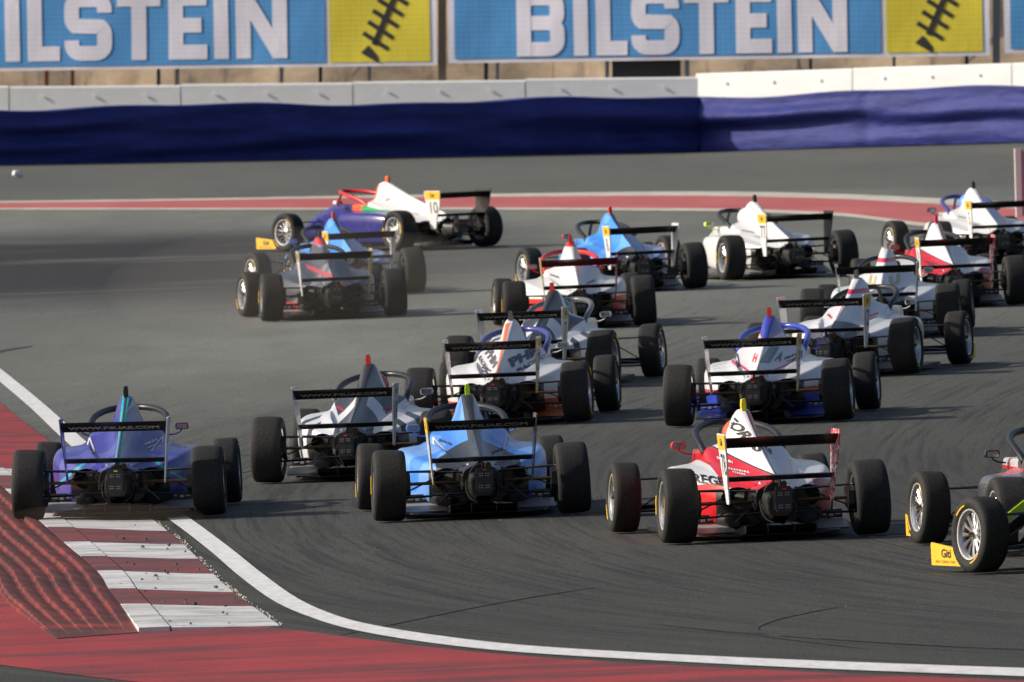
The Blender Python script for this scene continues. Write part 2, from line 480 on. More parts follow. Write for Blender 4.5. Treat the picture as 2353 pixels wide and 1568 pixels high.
# white stripes where the photograph has them, red between
edges = [119.9, 123.4, 126.1, 129.7, 132.8, 136.0, 139.0, 142.2, 145.4, 148.6, 152.4, 154.6]
for j in range(len(edges) - 1):
    kerb_block(kidx(edges[j]), kidx(edges[j + 1]), KERB_W if j % 2 == 0 else KERB_R)
    kerb_block(kidx(edges[j]), kidx(edges[j + 1]), KERB_W if j % 2 == 0 else KERB_R, (.78, .86, .93, 1.0))
for y0 in np.arange(154.6, 208, 6):
    kerb_block(kidx(y0), kidx(min(211, y0 + 5.97)), RED_PAINT, (0, .25, .5, .75, 1))
def ridge_block(i0, i1, k):
    """one long sawtooth rib, k-th of six across the back of the kerb, with cross serrations"""
    rows = []
    i0, i1 = min(i0, i1), max(i0, i1)
    for i in range(i0, i1 + 1):
        l_, b_ = kl[i], kb[i]
        ser = .010 * (((l_[1] * 2.4) % 1.0) - .5) * 1.4; tp = sm(119.6, 124.0, l_[1])
        row = []
        for u, zz in ((0, .0), (.25, .010), (.70, .030), (.84, .030), (.88, .002), (1.0, .0)):
            w = (k + u) / 6
            wob = .003 * math.sin(l_[1] * 1.1 + k * 2) * (0 if u in (0, 1.0) else 1)
            x, y = l_[0] + (b_[0] - l_[0]) * w + wob, l_[1] + (b_[1] - l_[1]) * w
            row.append((x, y, gh(x, y) + .010 + (KH + zz + (ser if zz > .005 else 0)) * tp))
        rows.append(row)
    mb = MB().grid(rows)
    low = [[(x, y, gh(x, y) - .02) for x, y, z in (r[0], r[-1])] for r in rows]
    mb.grid([[r[0] for r in rows], [r[0] for r in low]]); mb.grid([[r[-1] for r in rows], [r[1] for r in low]])
    for e in (0, -1):
        mb.grid([rows[e], [(x, y, gh(x, y) - .02) for x, y, z in rows[e]]])
    me = mb.mesh("ridge", sharp=30, fix=False); uv_flow(me)
    link("ridge", me, SAW_R, kerb)
for k in range(6):
    cuts = [119.8, 131.0 + .3 * k, 144.0 + .3 * k, 157.0, 175.0]
    for a, b_ in zip(cuts, cuts[1:]):
        ridge_block(kidx(a), kidx(b_) - 1, k)
# painted ground behind the ridges
ribbon("red_kerb_apron", [(-12.9, 214.5), (-11.6, 196), (-10.4, 178), (-9.5, 165), (-8.4, 150), (-7.4, 137), (-6.6, 128), (-5.4, 119.4)],
       [tuple(p) for p in (np.array([kb[0], kb[kidx(196)], kb[kidx(178)], kb[kidx(165)], kb[kidx(150)], kb[kidx(137)], kb[kidx(128)], kb[-1]]))], RED_PAINT, .006, 80, 6)

# gravelly broken edge between kerb and line, rubber crumbs on the kerb and the track
def crumbs(name, pts, mat_, label, cat):
    mb = MB()
    for x, y, s in pts:
        n = rnd.randint(5, 7); z = gh(x, y) + (.030 if s < 0 else 0.)
        s = abs(s)
        ring = [(x + s * rnd.uniform(.6, 1.1) * math.cos(6.283 * k / n), y + 3.2 * s * rnd.uniform(.6, 1.1) * math.sin(6.283 * k / n), z - .005) for k in range(n)]
        top = [(x + (p[0] - x) * .55, y + (p[1] - y) * .55, z + .004 + s * .35) for p in ring]
        mb.add(ring + top, [(k, (k + 1) % n, n + (k + 1) % n, n + k) for k in range(n)] + [tuple(range(n, 2 * n))])
    o = link(name, mb.mesh(name, smooth=False), mat_)
    return tag(o, label, cat, kind="stuff")
STONE = plain("edge_stones", (.42, .38, .32), .8, 0, .5, 3)
pts = []
for i in range(kidx(143), kidx(119.5)):
    if rnd.random() < (.5 if (kr[i][1] % 5) < 3.2 else .15):
        pts.append((kr[i][0] + rnd.uniform(.0, .045), kr[i][1] + rnd.uniform(-.1, .1), rnd.uniform(.004, .011)))
crumbs("edge_gravel", pts, STONE, "broken pale gravel along the joint between kerb and white line", "gravel")
pts = []
for _ in range(46):
    y = rnd.uniform(120, 141); i = kidx(y); u = rnd.uniform(.05, .95)
    pts.append((kr[i][0] + (kl[i][0] - kr[i][0]) * u, y, -rnd.uniform(.006, .022)))
for _ in range(60):
    y = rnd.uniform(108, 150); x = rnd.uniform(-2.2, 3.5)
    if x > np.interp(y, [p[1] for p in LINE_A][::-1], [p[0] for p in LINE_A][::-1]) + .1: pts.append((x, y, rnd.uniform(.004, .012)))
crumbs("rubber_crumbs", pts, BLACKINK, "black crumbs of tyre rubber scattered over kerb and track", "rubber")

# skid marks: thin dark films on the asphalt
def skid_build(t, b, uv, pos):
    g = noise(t, mapping(t, pos, (9, 1.5, 5)), 1, 5, .75)
    L(t, mix(t, ramp(t, g, .35, .7), (.030, .030, .029), (.064, .064, .061)), b.inputs["Base Color"])
    b.inputs["Roughness"].default_value = .82; b.inputs["Specular IOR Level"].default_value = .25
    bump(t, b, noise(t, mapping(t, pos, (75, 13, 30)), 1, 4, .85), .006, .5)
SKID = sheet_mat("skid_rubber", skid_build)
def skid(pts, w):
    c = cr(pts, 30)
    A, B = [], []
    for i, p in enumerate(c):
        t_ = c[min(i + 1, 29)] - c[max(i - 1, 0)]; t_ = t_ / np.linalg.norm(t_)
        n_ = np.array((t_[1], -t_[0])); ww = w * min(1, i / 6, (29 - i) / 6) + .004
        A.append(p + n_ * ww); B.append(p - n_ * ww)
    ribbon("skid_mark", A, B, SKID, .0045, 40, 1)
for pts, w in [([(-1.2, 117.9), (-.8, 119.6), (-.1, 122.3), (.7, 124.6)], .02),
               ([(2.30, 112.4), (1.65, 115.4), (1.75, 117.4), (2.3, 119.4)], .022),
               ([(3.9, 110.5), (2.9, 112.2), (1.70, 115.2), (.9, 117.8)], .02),
               ([(-8.6, 231), (-7.9, 234.5), (-7.6, 238.5), (-7.9, 243)], .045),
               ([(-6.0, 196.5), (-5.75, 198.6), (-5.5, 200)], .05),
               ([(-3.6, 155), (-2.4, 157.5), (-1.2, 158.5)], .02),
               ([(-2.9, 150), (-2.1, 153.8), (-1.3, 155.6)], .018)]:
    skid(pts, w * 1.3)

# ------------------------------------------------------------------ racing car: shared part meshes
# car axes: x right, y forward, z up; origin on the ground below the middle of the rear axle
def loft(stations, nprof, nst, capf=True, capr=True):
    """stations: (y, [(x,z) from top centre round to bottom]) mirrored to both sides"""
    P = np.array([[(x, y, z) for x, z in pr] for y, pr in stations])          # st, pts, 3
    Q = np.stack([cr(P[i], nprof) for i in range(len(P))])
    Q = np.stack([cr(Q[:, j], nst) for j in range(nprof)], axis=1)
    rows = []
    for r in Q:
        right = [tuple(p) for p in r]
        left = [(-p[0], p[1], p[2]) for p in right[::-1]]
        rows.append(left[:-1] + [(0., right[0][1], right[0][2])] + right[1:])
    mb = MB().grid(rows)
    n = len(rows[0])
    if capf: mb.f.append(tuple(range(n)))
    if capr: mb.f.append(tuple((len(rows) - 1) * n + k for k in range(n - 1, -1, -1)))
    return mb

PM = {}
cover_st = [
    (1.46, [(0, .930), (.05, .915), (.082, .86), (.11, .78), (.15, .71), (.23, .675), (.30, .65), (.325, .57), (.33, .42), (.33, .20)]),
    (1.32, [(0, .95), (.042, .938), (.072, .875), (.10, .785), (.145, .705), (.235, .665), (.305, .640), (.33, .56), (.335, .42), (.335, .20)]),
    (1.05, [(0, .855), (.030, .843), (.056, .785), (.088, .705), (.142, .635), (.235, .60), (.308, .58), (.335, .51), (.34, .40), (.34, .20)]),
    (.75, [(0, .745), (.023, .735), (.044, .685), (.076, .615), (.135, .558), (.225, .53), (.30, .515), (.332, .455), (.338, .37), (.335, .20)]),
    (.45, [(0, .650), (.017, .640), (.033, .595), (.060, .54), (.115, .495), (.195, .47), (.265, .453), (.298, .405), (.305, .34), (.30, .20)]),
    (.15, [(0, .565), (.012, .557), (.022, .525), (.045, .482), (.088, .448), (.15, .425), (.205, .405), (.232, .365), (.24, .31), (.235, .22)]),
    (-.05, [(0, .510), (.009, .504), (.015, .483), (.03, .455), (.062, .430), (.11, .408), (.15, .388), (.172, .355), (.178, .31), (.175, .24)]),
    (-.13, [(0, .485), (.007, .479), (.012, .462), (.022, .442), (.05, .42), (.09, .40), (.125, .38), (.142, .35), (.148, .31), (.145, .25)]),
]
PM["engine_cover"] = loft(cover_st, 40, 34).mesh("engine_cover", 40)
# airbox intake mouth
PM["air_intake"] = MB().add([(.062 * math.cos(a), 1.472, .845 + .062 * math.sin(a)) for a in np.linspace(0, 6.283, 17)[:-1]], [tuple(range(16))]).mesh("air_intake")

def tubsec(y, zt, w, zb, cock=0):
    if cock:
        return (y, [(0, .22), (.17, .22), (.205, .30), (.215, zt - .04), (.245, zt), (w * .97, zt - .015), (w, zt - .08), (w, .40), (w * .9, .22), (w * .62, zb)])
    return (y, [(0, zt), (.3 * w, zt - .002), (.58 * w, zt - .008), (.76 * w, zt - .018), (.90 * w, zt - .04), (.97 * w, zt - .07), (w, zt - .11), (w * .99, (zt + zb) / 2 - .02), (w * .9, zb + .06), (w * .62, zb)])
tub_st = [tubsec(1.40, .655, .325, .07, 1), tubsec(1.7, .645, .32, .07, 1), tubsec(2.1, .635, .29, .07, 1), tubsec(2.32, .62, .265, .08, 1),
          tubsec(2.40, .615, .255, .09), tubsec(2.6, .585, .225, .11), tubsec(2.82, .535, .19, .14), tubsec(3.05, .45, .15, .17), tubsec(3.28, .345, .12, .19), tubsec(3.46, .275, .095, .20), tubsec(3.52, .245, .06, .205)]
PM["monocoque"] = loft(tub_st, 34, 44).mesh("monocoque", 40)

def pod(side):
    st = [(1.80, .29, .53, .475, .20), (1.72, .30, .585, .52, .15), (1.5, .29, .605, .535, .11), (1.2, .28, .605, .532, .09), (.85, .27, .585, .518, .085), (.55, .24, .53, .485, .085), (.30, .19, .43, .44, .09), (.12, .14, .32, .405, .10), (.0, .11, .235, .385, .12)]
    rows = []
    for y, xi, xo, zt, zb in st:
        w = xo - xi
        rows.append([(xi, y, zb), (xi, y, zt + .012), (xi + .35 * w, y, zt + .010), (xi + .62 * w, y, zt), (xi + .84 * w, y, zt - .010), (xo - .018, y, zt - .042), (xo, y, zt - .105), (xo - .004, y, (zt + zb) / 2 - .03), (xo - .03, y, zb + .05), (xo - .085, y, zb)])
    P = np.array(rows)
    Q = np.stack([cr(P[i], 30) for i in range(len(P))])
    Q = np.stack([cr(Q[:, j], 30) for j in range(30)], axis=1)
    mb = MB().grid([[tuple(p) for p in r] for r in Q])
    mb.f.append(tuple(range(30))); mb.f.append(tuple(29 * 30 + k for k in range(29, -1, -1)))
    return (mb if side > 0 else mb.mirror()).mesh("sidepod", 40)
def pods(key, fn):
    PM[key + "R"] = fn(1); PM[key + "L"] = fn(-1)
pods("sidepod", pod)
def sided(key, mb, name, sharp=35):
    PM[key + "R"] = mb.mesh(name, sharp); PM[key + "L"] = mb.mirror().mesh(name, sharp)
# dark hot-air outlets at the tail of each sidepod
o_ = MB()
ring = [(.265 + .115 * math.cos(a), .02 + .10 * math.cos(a), .315 + .085 * math.sin(a)) for a in np.linspace(0, 6.283, 21)[:-1]]
o_.add(ring + [(.255 + .095 * math.cos(a), .07 + .08 * math.cos(a), .312 + .068 * math.sin(a)) for a in np.linspace(0, 6.283, 21)[:-1]],
       [(k, (k + 1) % 20, 20 + (k + 1) % 20, 20 + k) for k in range(20)] + [tuple(range(20, 40))])
sided("air_outlet", o_, "air_outlet")
# intake mouths of the sidepods
o_ = MB().prism([(.32, .22), (.52, .22), (.535, .40), (.50, .46), (.34, .465)], 1.795, 1.812, 1)
sided("pod_intake", o_, "pod_intake")

# halo
hp = cr([(-.30, 1.38, .62), (-.312, 1.50, .68), (-.312, 1.70, .735), (-.285, 1.92, .775), (-.215, 2.15, .805), (-.11, 2.32, .820), (0, 2.38, .824), (.11, 2.32, .820), (.215, 2.15, .805), (.285, 1.92, .775), (.312, 1.70, .735), (.312, 1.50, .68), (.30, 1.38, .62)], 49)
hm = MB().tube(hp, .027, 12)
hm.tube(cr([(0, 2.38, .824), (0, 2.49, .745), (0, 2.58, .63), (0, 2.62, .56)], 8), [.022, .02, .019, .019, .019, .02, .022, .024], 10, .7)
PM["halo"] = hm.mesh("halo", 60)
# headrest and cockpit floor details
PM["headrest"] = MB().prism([(-.20, .50), (-.20, .62), (-.10, .70), (.10, .70), (.20, .62), (.20, .50)], 1.46, 1.54, 1).mesh("headrest")
PM["steering_wheel"] = MB().tube([(.13 * math.cos(a), 2.13, .50 + .085 * math.sin(a)) for a in np.linspace(0, 6.283, 17)], .014, 8, cap=False).box((0, 2.13, .50), (.18, .03, .10)).mesh("steering_wheel")
# roll-hoop stick (the coloured onboard camera mast)
PM["camera_mast"] = MB().prism([(-.017, .0), (-.020, .045), (-.015, .088), (.012, .092), (.018, .05), (.017, 0)], 1.27, 1.34, 1).mesh("camera_mast")
for v in PM["camera_mast"].vertices: v.co.z += .938
# mirrors
mm = MB().prism([(.365, .655), (.375, .642), (.465, .645), (.475, .662), (.470, .690), (.460, .700), (.378, .698), (.366, .686)], 1.92, 2.0, 1)
mm.tube([(.31, 1.98, .60), (.36, 1.985, .605), (.405, 1.98, .625), (.415, 1.97, .648)], .007, 6)
sided("mirror", mm, "mirror")
sided("mirror_glass", MB().box((.420, 1.914, .671), (.088, .008, .040)), "mirror_glass")

# floor, diffuser, plank
fl = MB().prism([(-.66, 2.15), (-.40, 2.30), (.40, 2.30), (.66, 2.15), (.67, 1.2), (.64, .45), (.50, .38), (-.50, .38), (-.64, .45), (-.67, 1.2)], .032, .052, 2)
fl.prism([(-.15, 2.6), (.15, 2.6), (.17, .3), (-.17, .3)], .018, .0325, 2)
PM["floor"] = fl.mesh("floor")
df = MB()
prof = [(.40, .042), (.15, .046), (-.10, .060), (-.30, .085), (-.36, .10)]
df.grid([[(-.27, y, z), (0, y, z), (.27, y, z)] for y, z in prof])
df.grid([[(-.27, y, z + .012), (.27, y, z + .012)] for y, z in prof])
for x in (-.27, -.10, .10, .27):
    df.prism([(.38, .032), (.40, .05), (-.33, .115), (-.37, .11), (-.36, .06), (-.1, .032)], x - .004, x + .004, 0)
df.prism([(-.56, .34), (.56, .34), (.50, .0), (.30, -.10), (-.30, -.10), (-.50, .0)], .030, .044, 2)
PM["diffuser"] = df.mesh("diffuser")
# bright sloping floor panels ahead of the rear tyres, with rows of small sponsor marks
sided("floor_panel", MB().prism([(.335, .122), (.345, .122), (.365, .188), (.355, .188)], .25, .580, 0), "floor_panel")
sided("floor_lip", MB().prism([(.336, .118), (.342, .112), (.12, .052), (.11, .058)], .27, .60, 0), "floor_lip")
mk = MB()
for i in range(6):
    x0 = .285 + .052 * i
    mk.box((x0, .337, .150 + (.003 if i % 2 else -.003)), (.024 + .008 * (i % 3), .006, .014 + .006 * ((i + 1) % 2)))
sided("sponsor_marks", mk, "sponsor_marks")

# gearbox, bellhousing, crash box, rain light
gb = loft([(.35, [(0, .42), (.12, .41), (.16, .34), (.16, .20), (.10, .10)]), (.1, [(0, .42), (.11, .41), (.15, .34), (.15, .18), (.09, .10)]), (-.15, [(0, .36), (.08, .355), (.105, .30), (.105, .19), (.07, .13)]), (-.36, [(0, .345), (.06, .34), (.08, .30), (.08, .22), (.05, .18)])], 12, 10)
for k in range(5): gb.box((rnd.uniform(-.12, .12), -.12 - .03 * k, .16 + .05 * k), (.04 + .02 * (k % 2), .05, .035))
PM["gearbox"] = gb.mesh("gearbox", 40)
PM["bellhousing"] = MB().tube([(0, .20, .335), (0, -.10, .335), (0, -.14, .335)], [.112, .108, .092], 24).mesh("bellhousing", 40)
PM["crash_box"] = MB().add([(-.07, -.30, .22), (.07, -.30, .22), (.07, -.30, .36), (-.07, -.30, .36), (-.05, -.50, .24), (.05, -.50, .24), (.05, -.50, .345), (-.05, -.50, .345)], [(0, 1, 2, 3), (4, 7, 6, 5), (0, 4, 5, 1), (1, 5, 6, 2), (2, 6, 7, 3), (3, 7, 4, 0)]).mesh("crash_box")
PM["rain_light"] = MB().prism([(-.052, .215), (-.065, .24), (-.065, .385), (-.052, .41), (.052, .41), (.065, .385), (.065, .24), (.052, .215)], -.545, -.50, 1).mesh("rain_light")
led = MB()
for gx in (-.026, .026):
    for gz in (.25, .345):
        for i in range(3):
            for j in range(2):
                led.box((gx + (i - 1) * .013, -.547, gz + j * .018), (.007, .006, .008))
PM["light_dots"] = led.mesh("light_dots")
PM["light_badge"] = MB().box((.006, -.548, .392), (.03, .005, .010)).mesh("light_badge")
ex = MB().tube([(.05, .05, .40), (.055, -.12, .41), (.055, -.22, .42)], .024, 10)
PM["exhaust"] = ex.mesh("exhaust")
PM["damper_pair"] = MB().tube([(-.09, .0, .425), (-.05, -.17, .30)], .016, 8).tube([(.09, .0, .425), (.05, -.17, .30)], .016, 8).mesh("damper_pair")
# loose hoses and rods around the gearbox
hz = MB()
for sx_ in (-1, 1):
    hz.tube(cr([(sx_ * .10, -.05, .34), (sx_ * .13, -.2, .26), (sx_ * .11, -.28, .17), (sx_ * .05, -.33, .13)], 9), .006, 6)
    hz.tube([(sx_ * .16, -.05, .30), (sx_ * .15, -.12, .22)], .014, 8)
    hz.tube([(sx_ * .35, -.36, .15), (sx_ * .22, -.33, .26)], .004, 5)
PM["hoses"] = hz.mesh("hoses")

# rear wing
def airfoil(y0, z0, y1, z1, th, n=9):
    c = Vector((0, y1 - y0, z1 - z0)); L_ = c.length; d = c / L_; nrm = Vector((0, -d.z, d.y))
    up, lo = [], []
    for i in range(n):
        u = i / (n - 1)
        t_ = th * 2.2 * (math.sqrt(u) - u) + .003
        p = Vector((0, y0, z0)) + c * u - nrm * .10 * L_ * math.sin(math.pi * u) * .6
        up.append(p + nrm * t_ / 2); lo.append(p - nrm * t_ / 2)
    return [(p.y, p.z) for p in up + lo[::-1]]
PM["upper_wing"] = MB().prism(airfoil(-.24, .735, -.45, .722, .02), -.430, .430, 0).prism(airfoil(-.425, .712, -.575, .792, .010), -.430, .430, 0).mesh("upper_wing", 50)
PM["lower_wing"] = MB().prism(airfoil(-.26, .452, -.47, .492, .034), -.402, .402, 0).mesh("lower_wing", 50)
PM["wing_post"] = MB().prism([(-.30, .34), (-.42, .34), (-.40, .47), (-.33, .47)], -.006, .006, 0).mesh("wing_post")
ep_poly = [(-.605, .812), (-.60, .822), (-.23, .822), (-.215, .80), (-.235, .64), (-.27, .47), (-.29, .30), (-.31, .285), (-.40, .285), (-.425, .30), (-.47, .45), (-.565, .60)]
def ep_shift(mb):     # endplates lean: wider apart at the top
    mb.v = [((x + .028 * (z - .45) / .35) if True else x, y, z) for x, y, z in mb.v]; return mb
sided("endplate", ep_shift(MB().prism(ep_poly, .404, .414, 0)), "endplate")
sided("endplate_label", ep_shift(MB().prism([(-.598, .800), (-.594, .814), (-.24, .814), (-.230, .80), (-.240, .70), (-.585, .70)], .4145, .4165, 0)), "endplate_label")
sided("endplate_panel", ep_shift(MB().prism([(-.583, .696), (-.24, .696), (-.275, .47), (-.285, .40), (-.44, .40), (-.47, .455), (-.562, .60)], .4145, .4165, 0)), "endplate_panel")

# text as flat print
def text_me(s, size, outline=0., xs_=1., bold=0.):
    c = bpy.data.curves.new("t", 'FONT'); c.body = s; c.size = size; c.align_x = 'CENTER'; c.align_y = 'CENTER'
    c.resolution_u = 3
    if outline:
        c.fill_mode = 'NONE'; c.bevel_depth = outline; c.bevel_resolution = 0
    if bold: c.offset = bold
    o = bpy.data.objects.new("t", c); COL.objects.link(o)
    bpy.context.view_layer.update()
    me = bpy.data.meshes.new_from_object(o.evaluated_get(bpy.context.evaluated_depsgraph_get()))
    bpy.data.objects.remove(o); bpy.data.curves.remove(c)
    me.materials.clear()
    for v in me.vertices: v.co.x *= xs_
    return me
def place(me, f, cuts=0, name="lettering"):
    """bend flat print through f; with cuts it is first diced finely, and whatever falls off the surface is dropped"""
    me.name = name
    bm = bmesh.new(); bm.from_mesh(me)
    if cuts:
        for _ in range(5):
            long_e = [e for e in bm.edges if e.calc_length() > .012]
            if not long_e: break
            bmesh.ops.subdivide_edges(bm, edges=long_e, cuts=1)
            bmesh.ops.triangulate(bm, faces=[q for q in bm.faces if len(q.verts) > 3])
    gone = []
    for v in bm.verts:
        p = f(v.co.x, v.co.y, v.co.z)
        if p is None: gone.append(v)
        else: v.co = Vector(p)
    if gone: bmesh.ops.delete(bm, geom=gone, context='VERTS')
    bad = [q for q in bm.faces if cuts and max(e.calc_length() for e in q.edges) > .14]
    if bad: bmesh.ops.delete(bm, geom=bad, context='FACES')
    bm.to_mesh(me); bm.free()
    me.update(); return me
# wing address: on the rear face of the upper flap (which leans back towards its top edge)
def flap_pt(u, v, w):
    t_ = .5 + v / .17
    return (u, -.425 - .15 * t_ - .016 - w * .5, .712 + .08 * t_ - .010)
PM["wing_lettering"] = place(text_me("WWW.F4UAE.COM", .072, .0022, 1.18), flap_pt)
def ep_text(s, size, yc, zc, rot=0, bold=0.):
    me_R = text_me(s, size, 0, 1., bold); me_L = me_R.copy()
    cr_, sr_ = math.cos(rot), math.sin(rot)
    def f(sgn):
        def q(u, v, w):
            u2, v2 = u * cr_ - v * sr_, u * sr_ + v * cr_
            z = zc + v2; y = yc + sgn * u2
            return (sgn * (.4178 + .028 * (z - .45) / .35), y, z)
        return q
    return place(me_R, f(1)), place(me_L, f(-1))
EPT = {}
def ep_mark(s, size, zc, yc=-.41, bold=.002):
    k = (s, size, zc)
    if k not in EPT: EPT[k] = ep_text(s, size, yc, zc, 0, bold)
    return EPT[k]

# suspension members
def arm(key, a, b_, r, flat=.45):
    sided(key, MB().tube([a, b_], r, 8, flat), "suspension_arm", 60)
ARMS = [("ra", (.10, -.10, .365), (.63, .0, .385), .013), ("rb", (.16, .34, .37), (.63, .02, .385), .012),
        ("rc", (.09, -.16, .205), (.64, -.01, .175), .013), ("rd", (.20, .42, .17), (.64, .02, .172), .012),
        ("re", (.11, .14, .43), (.63, .01, .205), .011),
        ("fa", (.20, 2.62, .40), (.62, 2.74, .40), .011), ("fb", (.18, 2.98, .40), (.62, 2.77, .40), .011),
        ("fc", (.20, 2.60, .17), (.63, 2.73, .155), .011), ("fd", (.16, 3.0, .18), (.63, 2.77, .155), .011),
        ("fe", (.17, 2.72, .46), (.62, 2.75, .18), .010)]
for k_, a_, b_, r_ in ARMS: arm(k_, a_, b_, r_, .6)
sided("driveshaft", MB().tube([(.09, 0, .285), (.60, 0, .285)], .014, 10), "driveshaft")
sided("brake_duct", MB().prism([(.10, .22), (.11, .36), (-.06, .38), (-.11, .34), (-.11, .24), (-.05, .19)], .565, .605, 0), "brake_duct")

# wheels: axle along x, outer face at +x
def tyre(w, Rr, rim):
    h = w / 2
    pr = [(-h * .80, rim), (-h * .93, rim + .012), (-h * 1.0, (rim + Rr) / 2 - .005), (-h * .985, Rr - .040), (-h * .93, Rr - .018), (-h * .80, Rr - .005), (-h * .5, Rr - .001), (0, Rr), (h * .5, Rr - .001), (h * .80, Rr - .005), (h * .93, Rr - .018), (h * .985, Rr - .040), (h * 1.0, (rim + Rr) / 2 - .005), (h * .93, rim + .012), (h * .80, rim)]
    mb = MB().lathe(pr, 56); return mb.mesh("tyre", 60)
def rim(w, r):
    h = w / 2
    mb = MB().lathe([(-h * .85, r * .99), (-h * .8, r * .90), (h * .35, r * .84), (h * .70, r * .90), (h * .80, r * .955)], 40)
    for k in range(12):
        a = 2 * math.pi * k / 12
        for da in (-.07, .07):
            c0, s0 = math.cos(a + da * 1.0), math.sin(a + da * 1.0); c1, s1 = math.cos(a + da * .25), math.sin(a + da * .25)
            mb.tube([(h * .52, r * .86 * c0, r * .86 * s0), (h * .50, r * .55 * c1, r * .55 * s1), (h * .42, r * .22 * c1, r * .22 * s1)], [.009, .010, .012], 5)
    mb.tube([(h * .25, 0, 0), (h * .48, 0, 0), (h * .56, 0, 0)], [r * .30, r * .27, r * .16], 16)
    return mb.mesh("rim", 50)
def lip(w, r):
    h = w / 2
    return MB().lathe([(h * .78, r * .93), (h * .855, r * .945), (h * .865, r * 1.0), (h * .80, r * 1.01)], 48).mesh("rim_lip", 60)
def hub(w, r):
    h = w / 2
    return MB().tube([(-h * .9, 0, 0), (h * .2, 0, 0)], [r * .5, r * .62], 18).lathe([(-h * .55, r * .35), (-h * .5, r * .78), (-h * .35, r * .78), (-h * .3, r * .35)], 28).mesh("wheel", 50)
def marks(w, Rr, rm, spans):
    h = w / 2; mb = MB(); r0, r1 = rm + .022, Rr - .058
    for a0, a1 in spans:
        rows = []
        for a in np.linspace(a0, a1, 8):
            rows.append([(h * .99 + .0015, r0 * math.cos(a), r0 * math.sin(a)), (h * 1.0 + .0015, r1 * math.cos(a), r1 * math.sin(a))])
        mb.grid(rows)
        mb.grid([[(x - .004, y, z) for x, y, z in r] for r in rows])
        for e in (0, 1): mb.grid([[r[e] for r in rows], [(r[e][0] - .004, r[e][1], r[e][2]) for r in rows]])
    return mb.mesh("tyre_marking", 60)
WH = {}
for k_, w_, R_, rm_ in (("r", .262, .285, .185), ("f", .215, .272, .182)):
    WH[k_] = (hub(w_, rm_), tyre(w_, R_, rm_), rim(w_, rm_), lip(w_, rm_), (marks(w_, R_, rm_, [(-.34, .34)]), marks(w_, R_, rm_, [(math.pi - .34, math.pi + .34)])))
NUT = MB().tube([(0, 0, 0), (.03, 0, 0), (.04, 0, 0)], [.020, .018, .011], 10).mesh("wheel_nut")

# front wing
PM["front_wing"] = MB().prism(airfoil(3.52, .085, 3.24, .11, .022), -.745, .745, 0).mesh("front_wing", 50)
fw = MB()
for sg in (-1, 1):
    fw.prism(airfoil(3.28, .125, 3.13, .185, .012), sg * .16, sg * .74, 0)
PM["front_flap"] = fw.mesh("front_flap", 50)
pyl = MB()
for sg in (-1, 1): pyl.prism([(3.46, .10), (3.46, .24), (3.32, .26), (3.28, .11)], sg * .065 - .006, sg * .065 + .006, 0)
PM["wing_pylon"] = pyl.mesh("wing_pylon")
fe = [(3.535, .035), (3.54, .185), (3.53, .198), (3.06, .158), (3.05, .15), (3.05, .035)]
sided("front_endplate", MB().prism(fe, .747, .759, 0), "front_endplate")
fe_t = text_me("Giti", .085, 0, 1.25, .002)
def fe_put(me_, sgn, yc, zc):
    return place(me_, lambda u, v, w: (sgn * .7615, yc + sgn * u, zc + v))
fR, fL = fe_t.copy(), fe_t
PM["front_letteringR"] = fe_put(fR, 1, 3.29, .120); PM["front_letteringL"] = fe_put(fL, -1, 3.29, .120)
sm_ = text_me("ADNOC  FORMULA  TYRES", .026, 0, 1.0)
PM["front_small"] = fe_put(sm_, -1, 3.31, .062)

# rear-projected lettering on an engine cover
_bv = None
def cover_bvh():
    global _bv
    if _bv is None:
        bm = bmesh.new(); bm.from_mesh(PM["engine_cover"]); _bv = BVHTree.FromBMesh(bm); bm.free()
    return _bv
def cover_text(s, size, cx, cz, rot, xs_=1., bold=0., cuts=3):
    me_ = text_me(s, size, 0, xs_, bold)
    c_, s_ = math.cos(rot), math.sin(rot)
    def f(u, v, w):
        x, z = cx + u * c_ - v * s_, cz + u * s_ + v * c_
        h_, n_, i_, d_ = cover_bvh().ray_cast(Vector((x, -2, z)), Vector((0, 1, 0)))
        return None if h_ is None else h_ + n_ * .004
    return place(me_, f, cuts)
def pod_text(s, size, side, cx, cz, rot, xs_=1., bold=0.):
    bm = bmesh.new(); bm.from_mesh(PM["sidepod" + ("R" if side > 0 else "L")]); bv = BVHTree.FromBMesh(bm); bm.free()
    me_ = text_me(s, size, 0, xs_, bold); c_, s_ = math.cos(rot), math.sin(rot)
    def f(u, v, w):
        x, z = cx + u * c_ - v * s_, cz + u * s_ + v * c_
        h_, n_, i_, d_ = bv.ray_cast(Vector((x, -2, z)), Vector((0, 1, 0)))
        return None if h_ is None else h_ + n_ * .004
    return place(me_, f, 3)
def cover_side_text(s, size, side, yc, zc, rot, xs_=1., bold=0., cuts=3):
    """printed on the flank of the cover, reading from that side"""
    me_ = text_me(s, size, 0, xs_, bold); c_, s_ = math.cos(rot), math.sin(rot)
    def f(u, v, w):
        y, z = yc + side * (u * c_ - v * s_), zc + u * s_ + v * c_
        h_, n_, i_, d_ = cover_bvh().ray_cast(Vector((side * 2, y, z)), Vector((-side, 0, 0)))
        return None if h_ is None else h_ + n_ * .004
    return place(me_, f, cuts)

